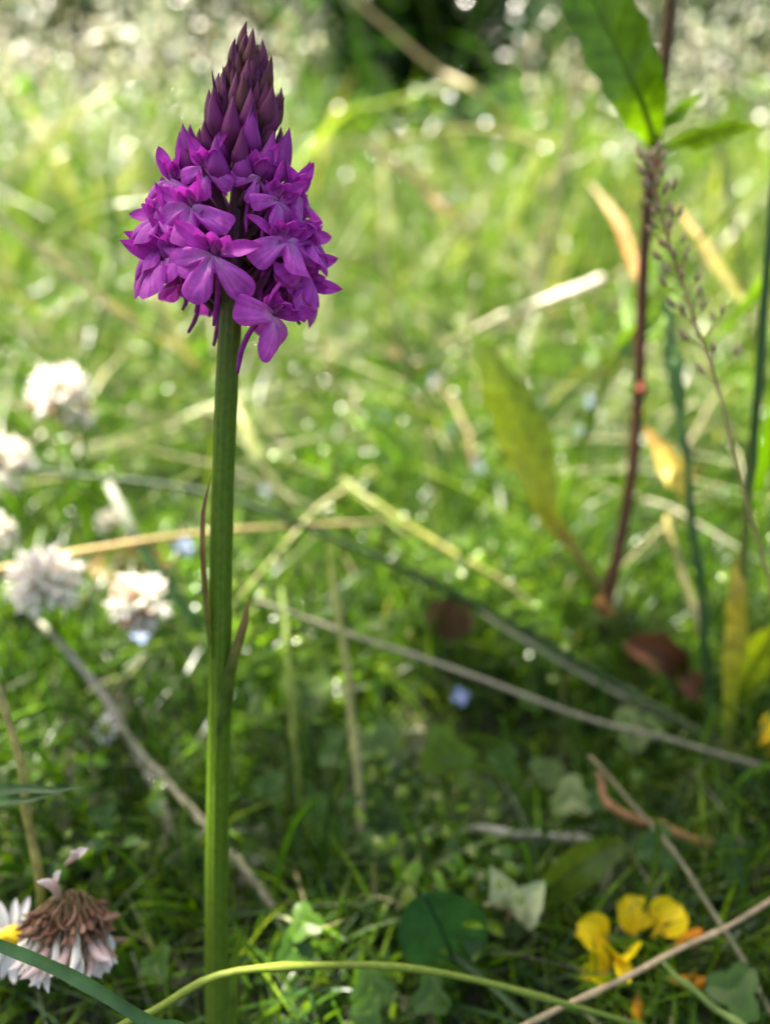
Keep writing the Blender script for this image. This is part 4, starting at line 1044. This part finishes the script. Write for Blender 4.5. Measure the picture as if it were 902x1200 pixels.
for px, py, z, s in ((448, 872, .23, .0075), (440, 958, .215, .009), (372, 968, .21, .009), (318, 985, .215, .0085), (447, 1000, .205, .008), (590, 890, .235, .006), (640, 905, .235, .006), (745, 855, .24, .0085), (670, 935, .22, .007), (470, 960, .22, .007), (360, 812, .25, .0095), (430, 880, .235, .006)):
    sh = random.randrange(1, 3); cw = ('', 'mid green', 'pale green')[sh]
    clover_leaf(px, py, z, s, cw + ' clover leaf standing clear in the shade right of the orchid stem', cw + ' clover leaves by the dark hollow', sh)
for k in range(34):
    px, py = random.uniform(-10, 910), random.uniform(800, 1190)
    if 225 < px < 310 or (640 < px < 860 and py > 1010) or px < 150 and py > 1000 or (430 < px < 700 and 830 < py < 1020): continue
    g = at(px, py, None)
    z = .19 / (.5 + (py - 600) / 600 * TANV * .866) - random.uniform(.012, .035)
    clover_leaf(px, py, max(z, .165), random.uniform(.0035, .0065), ('dark', 'mid green')[k % 2] + ' small clover leaf low in the shaded turf', ('dark', 'mid green')[k % 2] + ' clover leaves in the shaded turf', k % 2)

# ------------------------------------------------------------------ speedwell
SPW = petal_mesh('petal', 1., .72, -.2, .2, [(.62, .68, .8), (.36, .45, .78), (.30, .38, .76)], M_WHITE, .1, base=.4)
def speedwell(px, py, z, label, group, dia=.0075):
    c = at(px, py, z); b = foot(c, 0, .006)
    if c[2] < b[2] + .006: c[2] = b[2] + .03
    r = root('speedwell', b, label, 'speedwell', group)
    stalk(r, b, c, .0004, bend=.002)
    N_ = nrm((random.uniform(-.3, .3), -.7, .7)); x_ = nrm(np.cross(N_, (.2, .3, 1))); y_ = np.cross(N_, x_)
    for k in range(4):
        a = k * math.pi / 2 + .4
        d = nrm(x_ * math.cos(a) + y_ * math.sin(a) + N_ * .2); yy = nrm(N_ - d * np.dot(N_, d)); xx = np.cross(yy, d); p = c - b
        link('petal', SPW, r, Matrix(((xx[0], yy[0], d[0], p[0]), (xx[1], yy[1], d[1], p[1]), (xx[2], yy[2], d[2], p[2]), (0, 0, 0, 1))) @ Matrix.Scale(dia * .52, 4))
speedwell(539, 816, .25, 'small pale blue speedwell over the dark hollow by the long grey straw', None, .0062)
speedwell(218, 640, .30, 'small blue speedwell at the end of the golden straw beside the orchid stem', None, .008)
speedwell(167, 742, .25, 'small blue speedwell just below the open clover bloom', None, .007)
for px, py in ((315, 572), (680, 508), (527, 505), (510, 445), (560, 548), (692, 420), (605, 470), (88, 525), (450, 490), (480, 185), (492, 200), (520, 200), (690, 470), (640, 520), (560, 400), (370, 180), (655, 100), (450, 215), (430, 340), (470, 360), (600, 250), (700, 375)):
    g = at(px, py, None)
    z = np.dot(g - np.array((0, 0, CAM_H)), FW) * .93
    speedwell(px, py, z, 'tiny pale blue speedwell dotted in the sunlit turf', 'speedwell in the sunlit turf', .0085 if z < 1 else .012)

# ------------------------------------------------------------------ unseen shrub, added so that its bough shades the foreground
b = np.array((-1.25, 1.05, float(ground_h(-1.25, 1.05))))
shr = root('shade_shrub', b, 'unseen leafy shrub added to shade the orchid', 'shrub')
AIM = np.array((0.02, .10, .08))
def along(t): return AIM + np.array(SUN) * t
ctr = along(1.45)
TP = spline([b - np.array((0, 0, .03)), b + np.array((.05, -.02, .5)), b + np.array((.25, -.1, 1.0)), ctr + np.array((-.25, .05, .1)), ctr + np.array((.15, -.1, .18)), ctr + np.array((.7, -.3, .2))], 40)
link('trunk', make_mesh('trunk', *[a if i else np.array(a) - b for i, a in enumerate(tube(TP, np.linspace(.03, .004, 40), (.12, .09, .06), 10))], M_WOODY), shr)
# foliage: leaves set up the sun's line from the ground they should shade
tx, ty, tt = [], [], []
for cx_, cy_, sx_, sy_, k_ in ((.03, .05, .05, .04, 50), (.05, .150, .045, .026, 85), (.14, .135, .045, .03, 45), (-.06, .10, .04, .03, 9), (.05, -.03, .10, .04, 50)):
    tx.append(rng.normal(cx_, sx_, k_)); ty.append(rng.normal(cy_, sy_, k_))
tx = np.concatenate(tx); ty = np.concatenate(ty); n = len(tx)
lift = rng.uniform(1.25, 1.6, n)
pos = np.stack([tx, ty, 0 * tx], 1) + np.array(SUN)[None] * lift[:, None]
L = rng.uniform(.028, .05, n)
lo = leaves('foliage', pos - b, L, L * .75, rng.uniform(0, 6.28, n), rng.normal(-.1, .35, n), palette([G_MID, G_DARK, (.08, .16, .03)], [3, 2, 2], n), None, None)
lo.parent = shr
TW = Mesh()
for k in range(0, n, 2):
    j = int(np.argmin(np.linalg.norm(TP - pos[k], axis=1)))
    TW.add(*tube(spline([TP[j] - b, (TP[j] + pos[k]) / 2 - b + np.array((0, 0, .02)), pos[k] - b], 5), [.003, .002, .0015, .001, .0008], (.12, .09, .05), 5))
link('twigs', TW.mesh('twigs', M_WOODY), shr)['kind'] = 'stuff'
